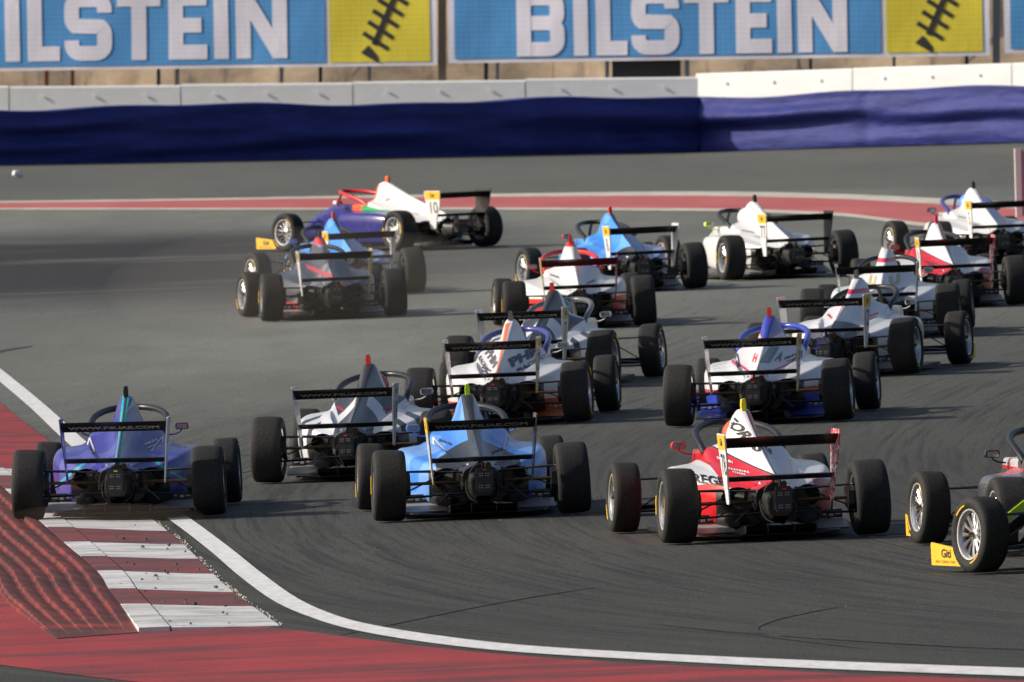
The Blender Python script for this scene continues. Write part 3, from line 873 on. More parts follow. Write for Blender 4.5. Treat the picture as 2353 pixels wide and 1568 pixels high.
def print_rows(rows, cx, cz, rot, seed):
    """rows of tiny unreadable sponsor print, thrown onto the cover from behind"""
    rr = random.Random(seed); mb = MB(); zt = 0.
    for w, h in rows:
        x = -w / 2
        while x < w / 2:
            q = rr.uniform(.35, 1.0) * h
            mb.add([(x, zt, 0), (x + q, zt, 0), (x + q * rr.uniform(.8, 1.05), zt + h * rr.uniform(.75, 1), 0), (x + q * rr.uniform(0, .2), zt + h, 0)], [(0, 1, 2, 3)])
            x += q + h * rr.uniform(.18, .4)
        zt -= h * 1.5
    me_ = mb.mesh("print", smooth=False, fix=False)
    c_, s_ = math.cos(rot), math.sin(rot)
    def f(u, v, w):
        x, z = cx + u * c_ - v * s_, cz + u * s_ + v * c_
        h_, n_, i_, d_ = cover_bvh().ray_cast(Vector((x, -2, z)), Vector((0, 1, 0)))
        return None if h_ is None else h_ + n_ * .004
    return place(me_, f, 3, "sponsor_print")
def vent_outline(sg):
    mb = MB()
    P = [(.300, .612), (.232, .508), (.312, .520)]
    for a, b_ in ((0, 1), (1, 2), (2, 0)):
        p, q = Vector(P[a]), Vector(P[b_]); d = (q - p).normalized(); n = Vector((-d.y, d.x)) * .005
        mb.add([(*(p + n), 0), (*(p - n), 0), (*(q - n), 0), (*(q + n), 0)], [(0, 1, 2, 3)])
    me_ = mb.mesh("vent", smooth=False, fix=False)
    def f(u, v, w):
        h_, n_, i_, d_ = cover_bvh().ray_cast(Vector((sg * u, -2, v)), Vector((0, 1, 0)))
        return None if h_ is None else h_ + n_ * .004
    return place(me_, f, 3, "vent_outline")
VENT_R, VENT_L = vent_outline(1), vent_outline(-1)
PRINTS = [print_rows([(.10, .020), (.07, .012)], .22, .565, R(20), 1), print_rows([(.09, .018)], -.22, .57, R(-22), 2),
          print_rows([(.06, .016), (.05, .010)], .095, .70, R(-50), 3), print_rows([(.06, .014)], -.105, .70, R(52), 4),
          print_rows([(.12, .014), (.08, .014)], -.17, .50, R(-14), 5), print_rows([(.11, .016)], .18, .495, R(14), 6)]

# driver
def skin_body():
    V = [(0, 1.86, .20), (0, 1.72, .36), (0, 1.62, .52), (0, 1.62, .60), (0, 1.63, .66),
         (.15, 1.66, .50), (.20, 1.88, .42), (.12, 2.10, .50), (-.15, 1.66, .50), (-.20, 1.88, .42), (-.12, 2.10, .50),
         (.09, 2.2, .28), (.08, 2.6, .24), (-.09, 2.2, .28), (-.08, 2.6, .24)]
    E_ = [(0, 1), (1, 2), (2, 3), (3, 4), (2, 5), (5, 6), (6, 7), (2, 8), (8, 9), (9, 10), (0, 11), (11, 12), (0, 13), (13, 14)]
    rad = [.13, .14, .13, .065, .06, .07, .05, .04, .07, .05, .04, .08, .06, .08, .06]
    me_ = bpy.data.meshes.new("b"); me_.from_pydata(V, E_, [])
    o = bpy.data.objects.new("b", me_); COL.objects.link(o)
    md = o.modifiers.new("s", 'SKIN')
    for i, sv in enumerate(me_.skin_vertices[0].data):
        sv.radius = (rad[i], rad[i]); sv.use_root = (i == 0)
    o.modifiers.new("d", 'SUBSURF').levels = 1
    bpy.context.view_layer.update()
    r_ = bpy.data.meshes.new_from_object(o.evaluated_get(bpy.context.evaluated_depsgraph_get()))
    bpy.data.objects.remove(o); r_.name = "person"; r_.shade_smooth(); r_.materials.clear()
    return r_
BODY = skin_body()
def helmet_me():
    rows = []
    for i in range(13):
        th = math.pi * i / 12
        row = []
        for k in range(24):
            a = 2 * math.pi * k / 24
            x, y, z = .125 * math.sin(th) * math.cos(a), .15 * math.sin(th) * math.sin(a), .135 * math.cos(th)
            if z < -.06: z = -.06 - (abs(z) - .06) * .5
            row.append((x, 1.66 + y, .735 + z))
        rows.append(row)
    return MB().grid(rows, True).mesh("helmet", 60)
HELMET = helmet_me()
vz = []
for i in range(5):
    th = R(68) + R(34) * i / 4
    vz.append([(.129 * math.sin(th) * math.cos(a), 1.66 + .154 * math.sin(th) * math.sin(a), .735 + .138 * math.cos(th)) for a in np.linspace(R(20), R(160), 14)])
VISOR = MB().grid(vz).mesh("visor", 60)

# ------------------------------------------------------------------ assembling one car
def car_matrix(x, y, yaw, lift=0., roll=0.):
    k = (gh(x + .5, y) - gh(x - .5, y)); ky = (gh(x, y + 1) - gh(x, y - 1)) / 2
    a = R(yaw)
    f = Vector((math.sin(a), math.cos(a), k * math.sin(a) + ky * math.cos(a))).normalized()
    r_ = Vector((math.cos(a), -math.sin(a), k * math.cos(a) - ky * math.sin(a)))
    u = r_.cross(f).normalized(); r_ = f.cross(u)
    M = Matrix((r_, f, u)).transposed().to_4x4()
    if roll: M = M @ Matrix.Rotation(R(roll), 4, 'Y')
    M.translation = Vector((x, y, gh(x, y) + .012 + lift))
    return M

def car(label, pos, paint, halo=CARBON, mast=BLACKINK, mirror=None, epL=WHITE, epR=WHITE, epLo=None, epRo=None,
        number=None, under=None, steer=0., wing_text=True, wing=CARBON, marks_mat=TYRE_MARK_Y, front_plate=YELLOW, lift=0., roll=0.,
        texts=(), prints=((), None), vent=None, vane=False, driver=None, low_wing=CARBON, spin=0.):
    root = bpy.data.objects.new("racing_car", None); COL.objects.link(root)
    root.matrix_world = car_matrix(*pos, lift=lift, roll=roll)
    root.empty_display_size = .3
    tag(root, label, "racing car", "racing cars chasing through the corner")
    P = livery("paint_" + label.split()[0], root, **paint)
    A = lambda n, key, m, par=root: link(n, PM[key], m, par)
    ec = A("engine_cover", "engine_cover", P)
    A("air_intake", "air_intake", BLACKINK, ec)
    A("monocoque", "monocoque", P)
    A("floor", "floor", CARBON); A("diffuser", "diffuser", SATIN)
    A("gearbox", "gearbox", GREASY); A("bellhousing", "bellhousing", SATIN); A("crash_box", "crash_box", SATIN)
    rl = A("rain_light", "rain_light", SATIN); A("light_dots", "light_dots", plain("led_grey", (.30, .29, .27), .4), rl)
    A("light_badge", "light_badge", NEON if mast in (NEON, BLACKINK) else REDINK, rl)
    A("exhaust", "exhaust", BRONZE); A("damper_pair", "damper_pair", ALLOY); A("hoses", "hoses", GREASY)
    A("halo", "halo", halo); A("headrest", "headrest", SATIN); A("steering_wheel", "steering_wheel", SATIN)
    A("camera_mast", "camera_mast", mast)
    uw = A("upper_wing", "upper_wing", wing); A("lower_wing", "lower_wing", low_wing); A("wing_post", "wing_post", CARBON)
    if wing_text: A("lettering", "wing_lettering", plain("wing_print", (.42, .42, .41), .5), uw)
    A("front_wing", "front_wing", CARBON); A("front_flap", "front_flap", CARBON); A("wing_pylon", "wing_pylon", CARBON)
    for s, sg in (("L", -1), ("R", 1)):
        sp = A("sidepod", "sidepod" + s, P); A("air_outlet", "air_outlet" + s, BLACKINK, sp); A("pod_intake", "pod_intake" + s, BLACKINK, sp)
        mi = A("mirror", "mirror" + s, mirror or P); A("mirror_glass", "mirror_glass" + s, GLASS, mi)
        fp = A("floor_panel", "floor_panel" + s, under or DARKFLOOR); A("floor_lip", "floor_lip" + s, under or LIPGREY, fp); A("sponsor_marks", "sponsor_marks" + s, WHITE, fp)["kind"] = "stuff"
        e = A("endplate", "endplate" + s, epL if s == "L" else epR)
        outer = epLo if s == "L" else epRo
        if outer:
            A("endplate_label", "endplate_label" + s, outer[0], e); A("endplate_panel", "endplate_panel" + s, outer[1], e)
            i_ = 0 if s == "R" else 1
            link("lettering", ep_mark("Giti", .075, .757)[i_], BLACKINK, e)
            if number: link("number", ep_mark(number, .23, .58)[i_], BLACKINK, e)
        fe_ = A("front_endplate", "front_endplate" + s, front_plate); A("lettering", "front_lettering" + s, BLACKINK, fe_)
        if s == "L": A("small_lettering", "front_small", BLACKINK, fe_)
        for k_, *_ in ARMS: A("suspension_arm", k_ + s, CARBON)
        A("driveshaft", "driveshaft" + s, BRONZE); A("brake_duct", "brake_duct" + s, CARBON)
        for ax, yy, xx, R_ in (("r", 0., .735, .285), ("f", 2.75, .745, .272)):
            hb, ty, ri, lp, mkm = WH[ax]
            w = link("wheel", hb, GREASY, root)
            camber = R(2.2 if ax == "r" else 2.8)
            M = Matrix.Translation((sg * xx, yy, R_ - .004)) @ Matrix.Rotation(-R(steer) if ax == "f" else 0, 4, 'Z')
            M = M @ Matrix.Rotation(-sg * camber, 4, 'Y')
            if sg < 0: M = M @ Matrix.Rotation(math.pi, 4, 'Z')
            w.matrix_local = M @ Matrix.Rotation(R(spin + 37 * (ax == "f") + 61 * (sg > 0)), 4, 'X')
            link("tyre", ty, TYRE, w); link("rim", ri, ALLOY, w); link("rim_lip", lp, LIP, w)
            [link("tyre_marking", q_, marks_mat, w) for q_ in mkm]
            link("wheel_nut", NUT, BRONZE, w, (.07 if ax == "r" else .058, 0, 0))
    for me_, m_ in texts: link("lettering", me_, m_, ec)
    for k_ in prints[0]: link("sponsor_print", PRINTS[k_], prints[1], ec)
    if vane:                                    # neon turning vane with a white edge behind the front wheel
        v0, v1 = Vector((-.56, 2.98, .26)), Vector((-.24, 3.06, .44))
        def strip(z0, z1, dy): return MB().add([(v0.x, v0.y + dy, v0.z + z0), (v1.x, v1.y + dy, v1.z + z0), (v1.x, v1.y + dy, v1.z + z1), (v0.x, v0.y + dy, v0.z + z1),
                                               (v0.x, v0.y + dy + .012, v0.z + z0), (v1.x, v1.y + dy + .012, v1.z + z0), (v1.x, v1.y + dy + .012, v1.z + z1), (v0.x, v0.y + dy + .012, v0.z + z1)],
                                              [(0, 1, 2, 3), (7, 6, 5, 4), (0, 4, 5, 1), (3, 2, 6, 7), (0, 3, 7, 4), (1, 5, 6, 2)])
        tv = link("turning_vane", strip(-.14, .05, 0).mesh("turning_vane", smooth=False), CARBON, root)
        link("neon_band", strip(-.012, .044, -.014).mesh("neon_band", smooth=False), NEON, tv); link("white_edge", strip(-.034, -.014, -.014).mesh("white_edge", smooth=False), WHITE, tv)
    if vent: link("vent_outline", VENT_R, vent, ec); link("vent_outline", VENT_L, vent, ec)
    if driver:
        d = bpy.data.objects.new("person", BODY); COL.objects.link(d)
        BODY.materials.append(SATIN) if not BODY.materials else None
        d.matrix_world = root.matrix_world
        d.material_slots[0].link = 'OBJECT'; d.material_slots[0].material = driver[2]
        tag(d, driver[0], "driver", "drivers seated in the racing cars")
        hl = link("helmet", HELMET, driver[1], d); link("visor", VISOR, plain("visor_smoke", (.02, .02, .025), .1), hl)
    return root

# ------------------------------------------------------------------ the field
CHAR = (.022, .022, .024)
P_DK = plain("print_dark", (.05, .05, .06), .5); P_WH = plain("print_white", (.62, .62, .62), .5); P_RD = plain("print_red", (.5, .03, .06), .5)
def solid(name, c, rough=.35): return plain(name, c, rough, 0, .06, 6, .3)
M_RED = solid("gloss_red", (.60, .015, .02)); M_ORANGE = solid("gloss_orange", (.80, .10, .02)); M_REDMAST = solid("mast_red", (.75, .03, .03))
M_YMAST = solid("mast_yellow", (.85, .75, .02)); M_GMAST = solid("mast_lime", (.62, .92, .02)); M_NAVY = solid("navy_gloss", (.04, .045, .24), .25)
M_BLUE = solid("royal_blue", (.03, .05, .42), .25); M_PINK = solid("mast_pink", (.80, .03, .10)); M_TAN = solid("tan_label", (.50, .40, .18))
M_PALE = solid("pale_plate", (.60, .62, .64)); M_INDIGO = solid("indigo_gloss", (.05, .045, .30)); M_OFF = solid("off_white", (.68, .67, .66))
M_SKY = solid("sky_blue", (.10, .30, .75)); M_GREY = solid("mid_grey", (.10, .10, .11)); M_TEAL = solid("teal", (.05, .30, .36)); M_DRED = solid("dark_red_wing", (.14, .012, .016))
M_SUIT = plain("race_suit_dark", (.03, .03, .04), .8); M_SUITW = plain("race_suit_white", (.55, .55, .55), .8); M_SUITR = plain("race_suit_red", (.4, .03, .03), .8)
def check_plate():
    m, t, b = new_mat("red_white_plate")
    tc = N(t, "ShaderNodeTexCoord"); f = noise(t, tc.outputs["Object"], 28, 2, .4)
    L(t, mix(t, ramp(t, f, .52, .55), (.55, .02, .04), (.72, .70, .70)), b.inputs["Base Color"]); b.inputs["Roughness"].default_value = .4
    return m
M_CHECK = check_plate()
LAB = (YELLOW, WHITE)

SPINE = lambda w, z: [(0, -1, 0, 0, -w), (0, 0, 0, 1, z), (0, 0, -1, 0, -1.5)]
# 1 purple
car("purple car with a teal stripe down its spine riding the striped kerb", (-3.20, 141.96, 2.0),
    dict(base=(.085, .082, .34), camo=((.040, .034, .27), 2.0, .5), rough=.24, layers=[
        ((.02, .40, .44), SPINE(.030, .40)), ((.05, .05, .06), SPINE(.011, .40)),
        ((.02, .40, .44), [(0, .75, 0, 1, .645), (0, -.75, 0, -1, -.672), (0, 1, 0, 0, .26), (0, 0, -1, 0, -.75)]),
        ((.05, .04, .05), [(0, -1, 0, 0, -.40), (0, 0, 0, -1, -.33), (0, 0, -1, 0, -.9)]),
        ((.50, .42, .20), [(1, 0, 0, 0, .015), (-1, 0, 0, .9, .72), (1, 0, 0, -.5, -.40), (0, 0, 0, 1, .78), (0, 0, -1, 0, -1.3)])]),
    mast=BLACKINK, mirror=M_INDIGO, epL=M_INDIGO, epR=M_PALE, lift=.020, roll=1.0, number=None, prints=((0, 2, 3), P_WH), vent=P_WH)
# 2 sky blue and charcoal
car("sky blue car with charcoal spine and lime camera mast at the front of the pack", (-.24, 139.05, -3.4),
    dict(base=(.16, .36, .82), camo=((.06, .24, .74), 2.6, .52), rough=.26, layers=[
        (CHAR, SPINE(.052, .40)), (CHAR, [(0, -.50, 0, -1, -.625), (0, -1, 0, 0, -.34), (0, 0, -1, 0, -1.0)]),
        (CHAR, [(0, -1, 0, 0, -.33), (0, 0, 0, -1, -.43), (0, 0, -1, 0, -.6)])]),
    mast=M_GMAST, mirror=M_SKY, epL=M_TAN, epR=M_GREY, epLo=(YELLOW, M_PALE), number=None, prints=((1, 5), P_DK), vent=P_WH)
# 3 white with grey chevrons
CHEV = [(CHAR, SPINE(.052, .60)),
        ((.035, .035, .038), [(0, 1.1, 0, 1, .755), (0, -1.1, 0, 1, .295), (0, 0, -1, 0, -1.35)]),
        ((.04, .04, .043), [(0, -1.1, 0, -1, -.665), (0, -1, 0, 0, -.17), (0, 0, -1, 0, -1.0)]),
        ((.045, .045, .05), [(0, 1, 0, 0, .37), (0, 1.6, 1, 0, 1.30), (0, -1.6, -1, 0, -1.50)]),
        ((.045, .045, .05), [(0, 1, 0, 0, .33), (0, 1.6, 1, 0, .88), (0, -1.6, -1, 0, -1.04)])]
car("white car with dark grey chevrons and red camera mast beside the sky blue car", (-1.35, 149.41, 6.5),
    dict(base=(.66, .67, .70), layers=CHEV, rough=.3), mast=M_REDMAST, epL=M_PALE, epR=M_OFF, epRo=(M_PALE, M_OFF), number="18",
    driver=("driver with a red helmet in the white chevron car beside the sky blue car", M_RED, M_SUIT), prints=((0, 1, 2), P_RD))
# 4 and its twin: red and white
REDWHITE = [((.60, .010, .016), [(-1, 0, 0, 0, 0), (-.80, 0, 0, -1, -.475), (0, -1, 0, 0, -.345), (0, 0, -1, 0, -1.7)]),
            ((.02, .02, .03), [(-1, 0, 0, 0, 0), (-.80, 0, 0, -1, -.489), (.80, 0, 0, 1, .475), (0, -1, 0, 0, -.345), (0, 0, -1, 0, -1.5)]),
            ((.02, .02, .03), [(1, 0, 0, 0, .010), (-1, 0, 0, 0, -.078), (0, 0, 0, 1, .44), (0, 0, -1, 0, -1.28)]),
            ((.60, .010, .016), [(1, 0, 0, 0, .019), (-1, 0, 0, 0, -.068), (0, 0, 0, 1, .44), (0, 0, -1, 0, -1.24)]),
            ((.60, .010, .016), [(0, 1, 0, 0, .345), (0, 0, -.06, -1, -.445)]),
            ((.60, .010, .016), [(0, 1, 0, 0, .30), (0, 0, 0, -1, -.30)]),
            ((.60, .010, .016), [(-1, 0, 0, 0, .2), (0, 0, 1, 0, 1.55), (0, 0, -1, 0, -2.6)])]
FORS = cover_text("FORDS", .080, -.052, .765, R(-68), 1.0, .003)
FREGE = pod_text("FREGE", .085, -1, -.445, .450, R(-10), 1.0, .003)
ARKE = cover_text("Arke", .08, .115, .68, R(-52), 1, .001)
car("red and white car numbered 78 with yellow camera mast", (1.99, 131.79, -7.9),
    dict(base=(.70, .70, .71), layers=REDWHITE, rough=.25), mast=M_YMAST, mirror=M_RED, epL=WHITE, epR=M_CHECK, epLo=LAB, number="78",
    texts=[(FORS, BLACKINK), (FREGE, BLACKINK), (ARKE, BLACKINK)], wing_text=False, steer=0,
    driver=("driver with an orange red helmet in the car numbered 78", M_ORANGE, M_SUITR), prints=((4, 1), P_WH))
car("red and white car with pink camera mast between two white cars", (5.07, 199.96, -5.5),
    dict(base=(.70, .70, .71), layers=REDWHITE, rough=.25), mast=M_PINK, mirror=M_RED, epL=WHITE, epR=M_CHECK, epLo=LAB, number="9", wing_text=False, prints=((3, 4), P_DK))
# 5, 6 at the right edge
car("dark grey car with red pinstripes cut off by the right edge", (4.35, 126.94, -10.6),
    dict(base=(.075, .075, .08), rough=.25, layers=[
        ((.50, .50, .51), [(0, 0, 0, 1, .575), (0, 0, 1, 0, 1.5)]), ((.62, .02, .02), [(0, 0, 0, 1, .552), (0, 0, 0, -1, -.578), (0, 0, 1, 0, 1.3)]),
        ((.62, .02, .02), [(0, .6, 1, 0, 2.02), (0, -.6, -1, 0, -2.08), (0, 0, 0, 1, .50)]),
        ((.50, .10, .09), [(0, 1, 0, 0, .34), (0, -1, 0, 0, -.50), (0, 0, 0, 1, .51), (0, 0, 1, 0, 1.2), (0, 0, -1, 0, -1.62)])]),
    mirror=CARBON, steer=-4, wing_text=False)
car("black car with a neon yellow flash and yellow wing plate nearest the camera", (5.16, 121.54, -24.5),
    dict(base=(.02, .02, .022), rough=.25, layers=[
        ((.72, .90, .02), [(0, 0, -.42, 1, -.40), (0, 0, .42, -1, .315), (0, 1, 0, 0, .30)]),
        ((.68, .68, .68), [(0, 0, -.42, 1, -.435), (0, 0, .42, -1, .400), (0, 1, 0, 0, .30)])]),
    mirror=CARBON, steer=-2, marks_mat=TYRE_MARK_Y, spin=85, vane=True)
# 7 PHM
PHM1 = cover_text("PHM", .115, .165, .605, R(28), 1.0, .007); PHM2 = cover_text("RACING", .052, .235, .540, R(30), 1.15, .001)
PHM3 = cover_text("PHM", .10, -.150, .60, R(-40), 1.0, .005); PHM4 = cover_text("RACING", .045, -.225, .55, R(-40), 1.1, .001)
INKG = plain("slate_print", (.10, .10, .12), .5)
car("white car with an orange spine and slate PHM RACING lettering", (-.11, 162.87, 6.0),
    dict(base=(.70, .70, .70), rough=.3, layers=[((.72, .15, .05), [(-1, 0, 0, 0, -.002), (1, 0, 0, 0, -.042), (0, 0, 0, 1, .40), (0, 0, -1, 0, -1.22)]),
        ((.62, .10, .03), [(0, 0, 0, -1, -.22), (0, 1, 0, 0, .20)])]),
    halo=M_NAVY, mast=M_GREY, epL=M_OFF, epR=M_TAN, epRo=(M_TAN, M_OFF), number="27", under=solid("orange_floor", (.52, .13, .03)),
    texts=[(PHM1, INKG), (PHM2, INKG), (PHM3, INKG), (PHM4, INKG)], prints=((4, 5), P_DK))
car("white car with charcoal chevrons directly ahead of the orange spined car", (.21, 174.04, 10.4),
    dict(base=(.66, .67, .70), layers=CHEV, rough=.3), mast=M_REDMAST, halo=M_GREY, epL=M_PALE, epR=M_OFF, epRo=(M_TAN, M_OFF), number="7",
    driver=("driver with a teal helmet in the white chevron car ahead of the orange spined car", M_TEAL, M_SUITW), prints=((0, 1), P_RD))
# 9
car("white car with red halo and dark red rear wing", (.77, 197.48, -2.6),
    dict(base=(.72, .71, .69), rough=.3, layers=[((.62, .02, .02), [(0, 0, 0, 1, .90), (0, 0, -1, 0, -1.5)]), ((.62, .02, .02), [(0, 1, 0, 0, .30), (0, 0, 0, -1, -.34)]),
        ((.25, .012, .015), [(0, 1, 0, 0, .16), (0, 0, 0, 1, .60), (0, 0, 1, 0, 1.3)])]),
    halo=M_RED, mast=M_REDMAST, wing=M_DRED, epL=M_TAN, epR=M_DRED, wing_text=False, mirror=M_RED, steer=-3, prints=((1, 5), P_DK))
# 10 and 13: sky blue / grey
SKYG = [(CHAR, [(1, 0, 0, 0, -.012), (-1, 0, 0, 0, -.135), (0, 0, -1, 0, -1.4)]),
        (CHAR, [(0, -.62, 0, -1, -.56), (0, -1, 0, 0, -.33), (0, 0, -1, 0, -.9)]),
        ((.34, .42, .70), [(1, 0, 0, 0, .20), (0, 0, -1, 0, -1.8)])]
car("sky blue car with charcoal back and red camera mast, left of the silver white car", (1.53, 214.29, -12.1),
    dict(base=(.11, .34, .80), layers=SKYG, camo=((.05, .25, .75), 2.2, .5), rough=.25), mast=M_REDMAST, mirror=M_RED, epL=WHITE, epR=M_OFF, epLo=LAB, number="8", steer=-8, wing_text=False)
car("sky blue car with white wing plates between the grey red car and the indigo car", (-1.96, 218.70, -11.3),
    dict(base=(.11, .34, .80), layers=SKYG, camo=((.05, .25, .75), 2.2, .5), rough=.25), mast=M_ORANGE, epL=WHITE, epR=M_OFF, epLo=LAB, number="6", steer=-12, wing_text=False)
# 11 and 19: silver white with an orange flash
SILV = [((.70, .22, .10), [(1, 0, 0, 0, .022), (-1, 0, 0, 0, -.060), (0, 0, 0, 1, .60), (0, 0, -1, 0, -1.3)]),
        ((.40, .40, .41), [(1, 0, 0, 0, .060), (0, 0, -1, 0, -1.3), (0, 0, 0, 1, .66)])]
car("silver white car with black right wing plate in the middle of the track", (3.46, 218.12, -16.1),
    dict(base=(.66, .66, .66), layers=SILV, rough=.22), mast=BLACKINK, epL=WHITE, epR=CARBON, epLo=LAB, number="77", steer=-4, wing_text=False, mirror=NEON,
    driver=("driver with a pale helmet in the silver white car in mid track", M_OFF, M_SUITW), prints=((1, 4), P_DK))
car("silver white car with dark halo by the right edge near the pink board", (6.18, 221.70, -10.4),
    dict(base=(.66, .66, .66), layers=SILV, rough=.22), mast=BLACKINK, halo=M_NAVY, epL=WHITE, epR=CARBON, epLo=LAB, number="5", steer=-10, wing_text=False, mirror=CARBON,
    driver=("driver with a blue helmet in the silver white car near the pink board", M_SKY, M_SUITW), prints=((1, 4), P_DK))
# 12
car("indigo and white car numbered 10 turned sideways, farthest up the track", (-.97, 244.79, -35.2),
    dict(base=(.026, .026, .19), rough=.25, layers=[
        ((.74, .73, .72), [(0, -1, 0, 0, -.345), (-1, 0, 0, 0, -.020), (0, 0, -1, 0, -1.62), (0, 0, -.10, 1, .36)]),
        ((.75, .10, .03), [(1, 0, 0, 0, .012), (-1, 0, 0, 0, -.05), (0, 0, -1, 0, -1.35), (0, 0, 0, 1, .45)]),
        ((.75, .10, .03), [(0, 0, 1, 0, 1.42), (0, 0, -1, 0, -1.75), (0, 0, 0, 1, .56)]),
        ((.02, .35, .12), [(0, 1, 0, 0, .32), (0, -1, 0, 0, -.372), (0, 0, -.05, 1, .40), (0, 0, 1, 0, .35), (0, 0, -1, 0, -1.5)])]),
    halo=M_RED, mast=M_ORANGE, epL=WHITE, epR=CARBON, epLo=LAB, number="10", steer=-4, wing_text=False, mirror=M_PALE, spin=10, prints=((3, 4), P_RD))
# 14
car("silver grey car with pink red zigzags wrapped in dust at the left of the pack", (-2.12, 206.98, -6.1),
    dict(base=(.22, .22, .24), rough=.35, camo=((.12, .12, .13), 5, .5), layers=[
        ((.06, .065, .08), [(-1, 0, 0, 0, 0), (-1, 0, 0, 1, .66), (-.8, 0, 0, -1, -.80)]), ((.06, .065, .08), [(1, 0, 0, 0, .03), (1, 0, 0, 1, .62), (0, 0, 0, -1, -.80)]),
        ((.45, .06, .07), [(.6, 0, 0, 1, .46), (-.6, 0, 0, -1, -.52), (0, -1, 0, 0, -.2), (0, 0, -1, 0, -1.2)]),
        ((.40, .07, .08), [(1, 0, 0, 0, .035), (-1, 0, 0, 0, -.075), (0, 0, 0, 1, .50), (0, 0, -1, 0, -1.2)]),
        ((.60, .03, .03), [(0, 1, 0, 0, .3), (0, 0, 0, -1, -.20)]),
        ((.50, .05, .06), [(0, 0, 0, 1, .86), (0, 0, -1, 0, -1.5)])]),
    mast=M_GREY, epL=M_OFF, epR=M_TAN, epLo=(M_TAN, M_OFF), steer=-10, wing_text=False)
# 15
car("white car with royal blue spine and blue halo", (2.28, 160.03, 6.5),
    dict(base=(.72, .71, .72), rough=.28, layers=[
        ((.03, .05, .40), [(0, -.7, 0, 1, .735), (0, 0, -1, 0, -1.6)]),
        ((.65, .06, .12), [(0, -.7, 0, 1, .715), (0, .7, 0, -1, -.735), (0, 0, -1, 0, -1.6), (0, -1, 0, 0, -.30)]),
        ((.65, .06, .12), [(0, -.45, 0, 1, .405), (0, .45, 0, -1, -.425), (0, 0, -1, 0, -1.0), (0, -1, 0, 0, -.33)]),
        ((.40, .38, .46), [(0, -.45, 0, -1, -.405), (0, -1, 0, 0, -.33), (0, 0, -1, 0, -.9)]),
        ((.62, .05, .08), [(0, 1, 0, 0, .25), (0, 0, 0, -1, -.31), (0, 0, 0, 1, .285)]),
        ((.03, .06, .48), [(0, 1, 0, 0, .25), (0, 0, 0, -1, -.285)])]),
    halo=M_BLUE, mast=M_REDMAST, mirror=M_BLUE, epL=M_OFF, epR=M_TAN, epRo=(M_TAN, M_OFF), number="3", under=solid("blue_floor", (.04, .07, .40)),
    texts=[(cover_text("H", .10, -.085, .575, R(-8), .8, .004), REDINK), (cover_text("I", .16, .055, .60, R(-18), 1.6, .012), M_GREY), (cover_text("A", .10, .125, .575, R(-12), .7, .003), M_GREY)], prints=((0, 3, 2), P_DK), vent=P_DK)
# 16 and 17
ARC = lambda: [((.10, .10, .115), [(0, -.42, 0, -1, -.555), (0, -1, 0, 0, -.335), (0, 0, -1, 0, -.9)]),
               ((.66, .02, .07), [(0, 0, 0, 1, .795), (0, 0, 0, -1, -.840), (0, 0, -1, 0, -1.5)])]
car("white car numbered 12 with a red band round its grey bottomed spine", (3.23, 173.95, 12.3),
    dict(base=(.70, .71, .73), rough=.27, layers=ARC() + [((.60, .03, .07), [(1, 0, 0, 0, -.03), (-1, 0, 0, 0, 0), (0, 0, 0, 1, .58), (0, 0, 0, -1, -.70)])]),
    mast=M_GREY, epL=M_OFF, epR=WHITE, epRo=LAB, number="12", halo=SATIN, prints=((0, 1, 2), P_RD))
U1 = cover_text("U", .13, -.13, .60, R(-6), 1.0, .008); U2 = cover_text("U", .13, .115, .60, R(8), 1.0, .008)
car("white car with two orange letters and a red band ahead of car 12", (3.99, 187.62, 4.5),
    dict(base=(.70, .71, .73), rough=.27, layers=ARC()), mast=M_OFF, epL=M_OFF, epR=WHITE, epRo=LAB, number="14", texts=[(U1, M_TAN), (U2, M_TAN)], wing_text=False, prints=((1, 5), P_DK))

# ------------------------------------------------------------------ far side: tyre wall cover, concrete wall, fence, banners, bank
BAR = [(-16.5, 320.4), (-9.53, 323.86), (3.58, 330.46), (9.48, 326.2), (16, 321.5)]
def polyline(P, step):
    out = []
    for (x0, y0), (x1, y1) in zip(P, P[1:]):
        n = max(1, int(math.hypot(x1 - x0, y1 - y0) / step))
        for i in range(n): out.append((x0 + (x1 - x0) * i / n, y0 + (y1 - y0) * i / n))
    return out + [P[-1]]
def bz(x): return gh(max(-16, min(16, x)), 326)
# soft navy cover hung over the tyre barrier
pl = polyline(BAR, .12)
rows = []
nz = 22
HB = 1.03
for i, (x, y) in enumerate(pl):
    j0, j1 = max(0, i - 2), min(len(pl) - 1, i + 2)
    dx, dy = pl[j1][0] - pl[j0][0], pl[j1][1] - pl[j0][1]; d = math.hypot(dx, dy); nx, ny = dy / d, -dx / d
    row = []
    sag = .035 * math.sin(x * .9 + .6) + .02 * math.sin(x * 2.3)
    for k in range(nz):
        u = k / (nz - 1)
        wv = .085 * math.sin(9 * u + 1.2 * math.sin(x * .55) + x * .22) * math.sin(math.pi * min(1, u * 1.1)) + .03 * math.sin(17 * u - x * .9 + 2 * math.sin(x * .4)) * math.sin(math.pi * u)
        wv += .13 * math.exp(-((u - .62 - .08 * math.sin(x * .5)) / .13) ** 2) - .03 * math.exp(-((x - 6.85) / .10) ** 2)
        z = bz(x) + .015 + u * (HB + sag * (1 if u > .5 else .2))
        off = .30 + wv
        row.append((x + nx * off, y + ny * off, z))
    row.append((x + nx * .12, y + ny * .12, bz(x) + HB + sag + .03)); row.append((x - nx * .25, y - ny * .25, bz(x) + HB + sag + .02))
    row.append((x - nx * .27, y - ny * .27, bz(x)))
    rows.append(row)
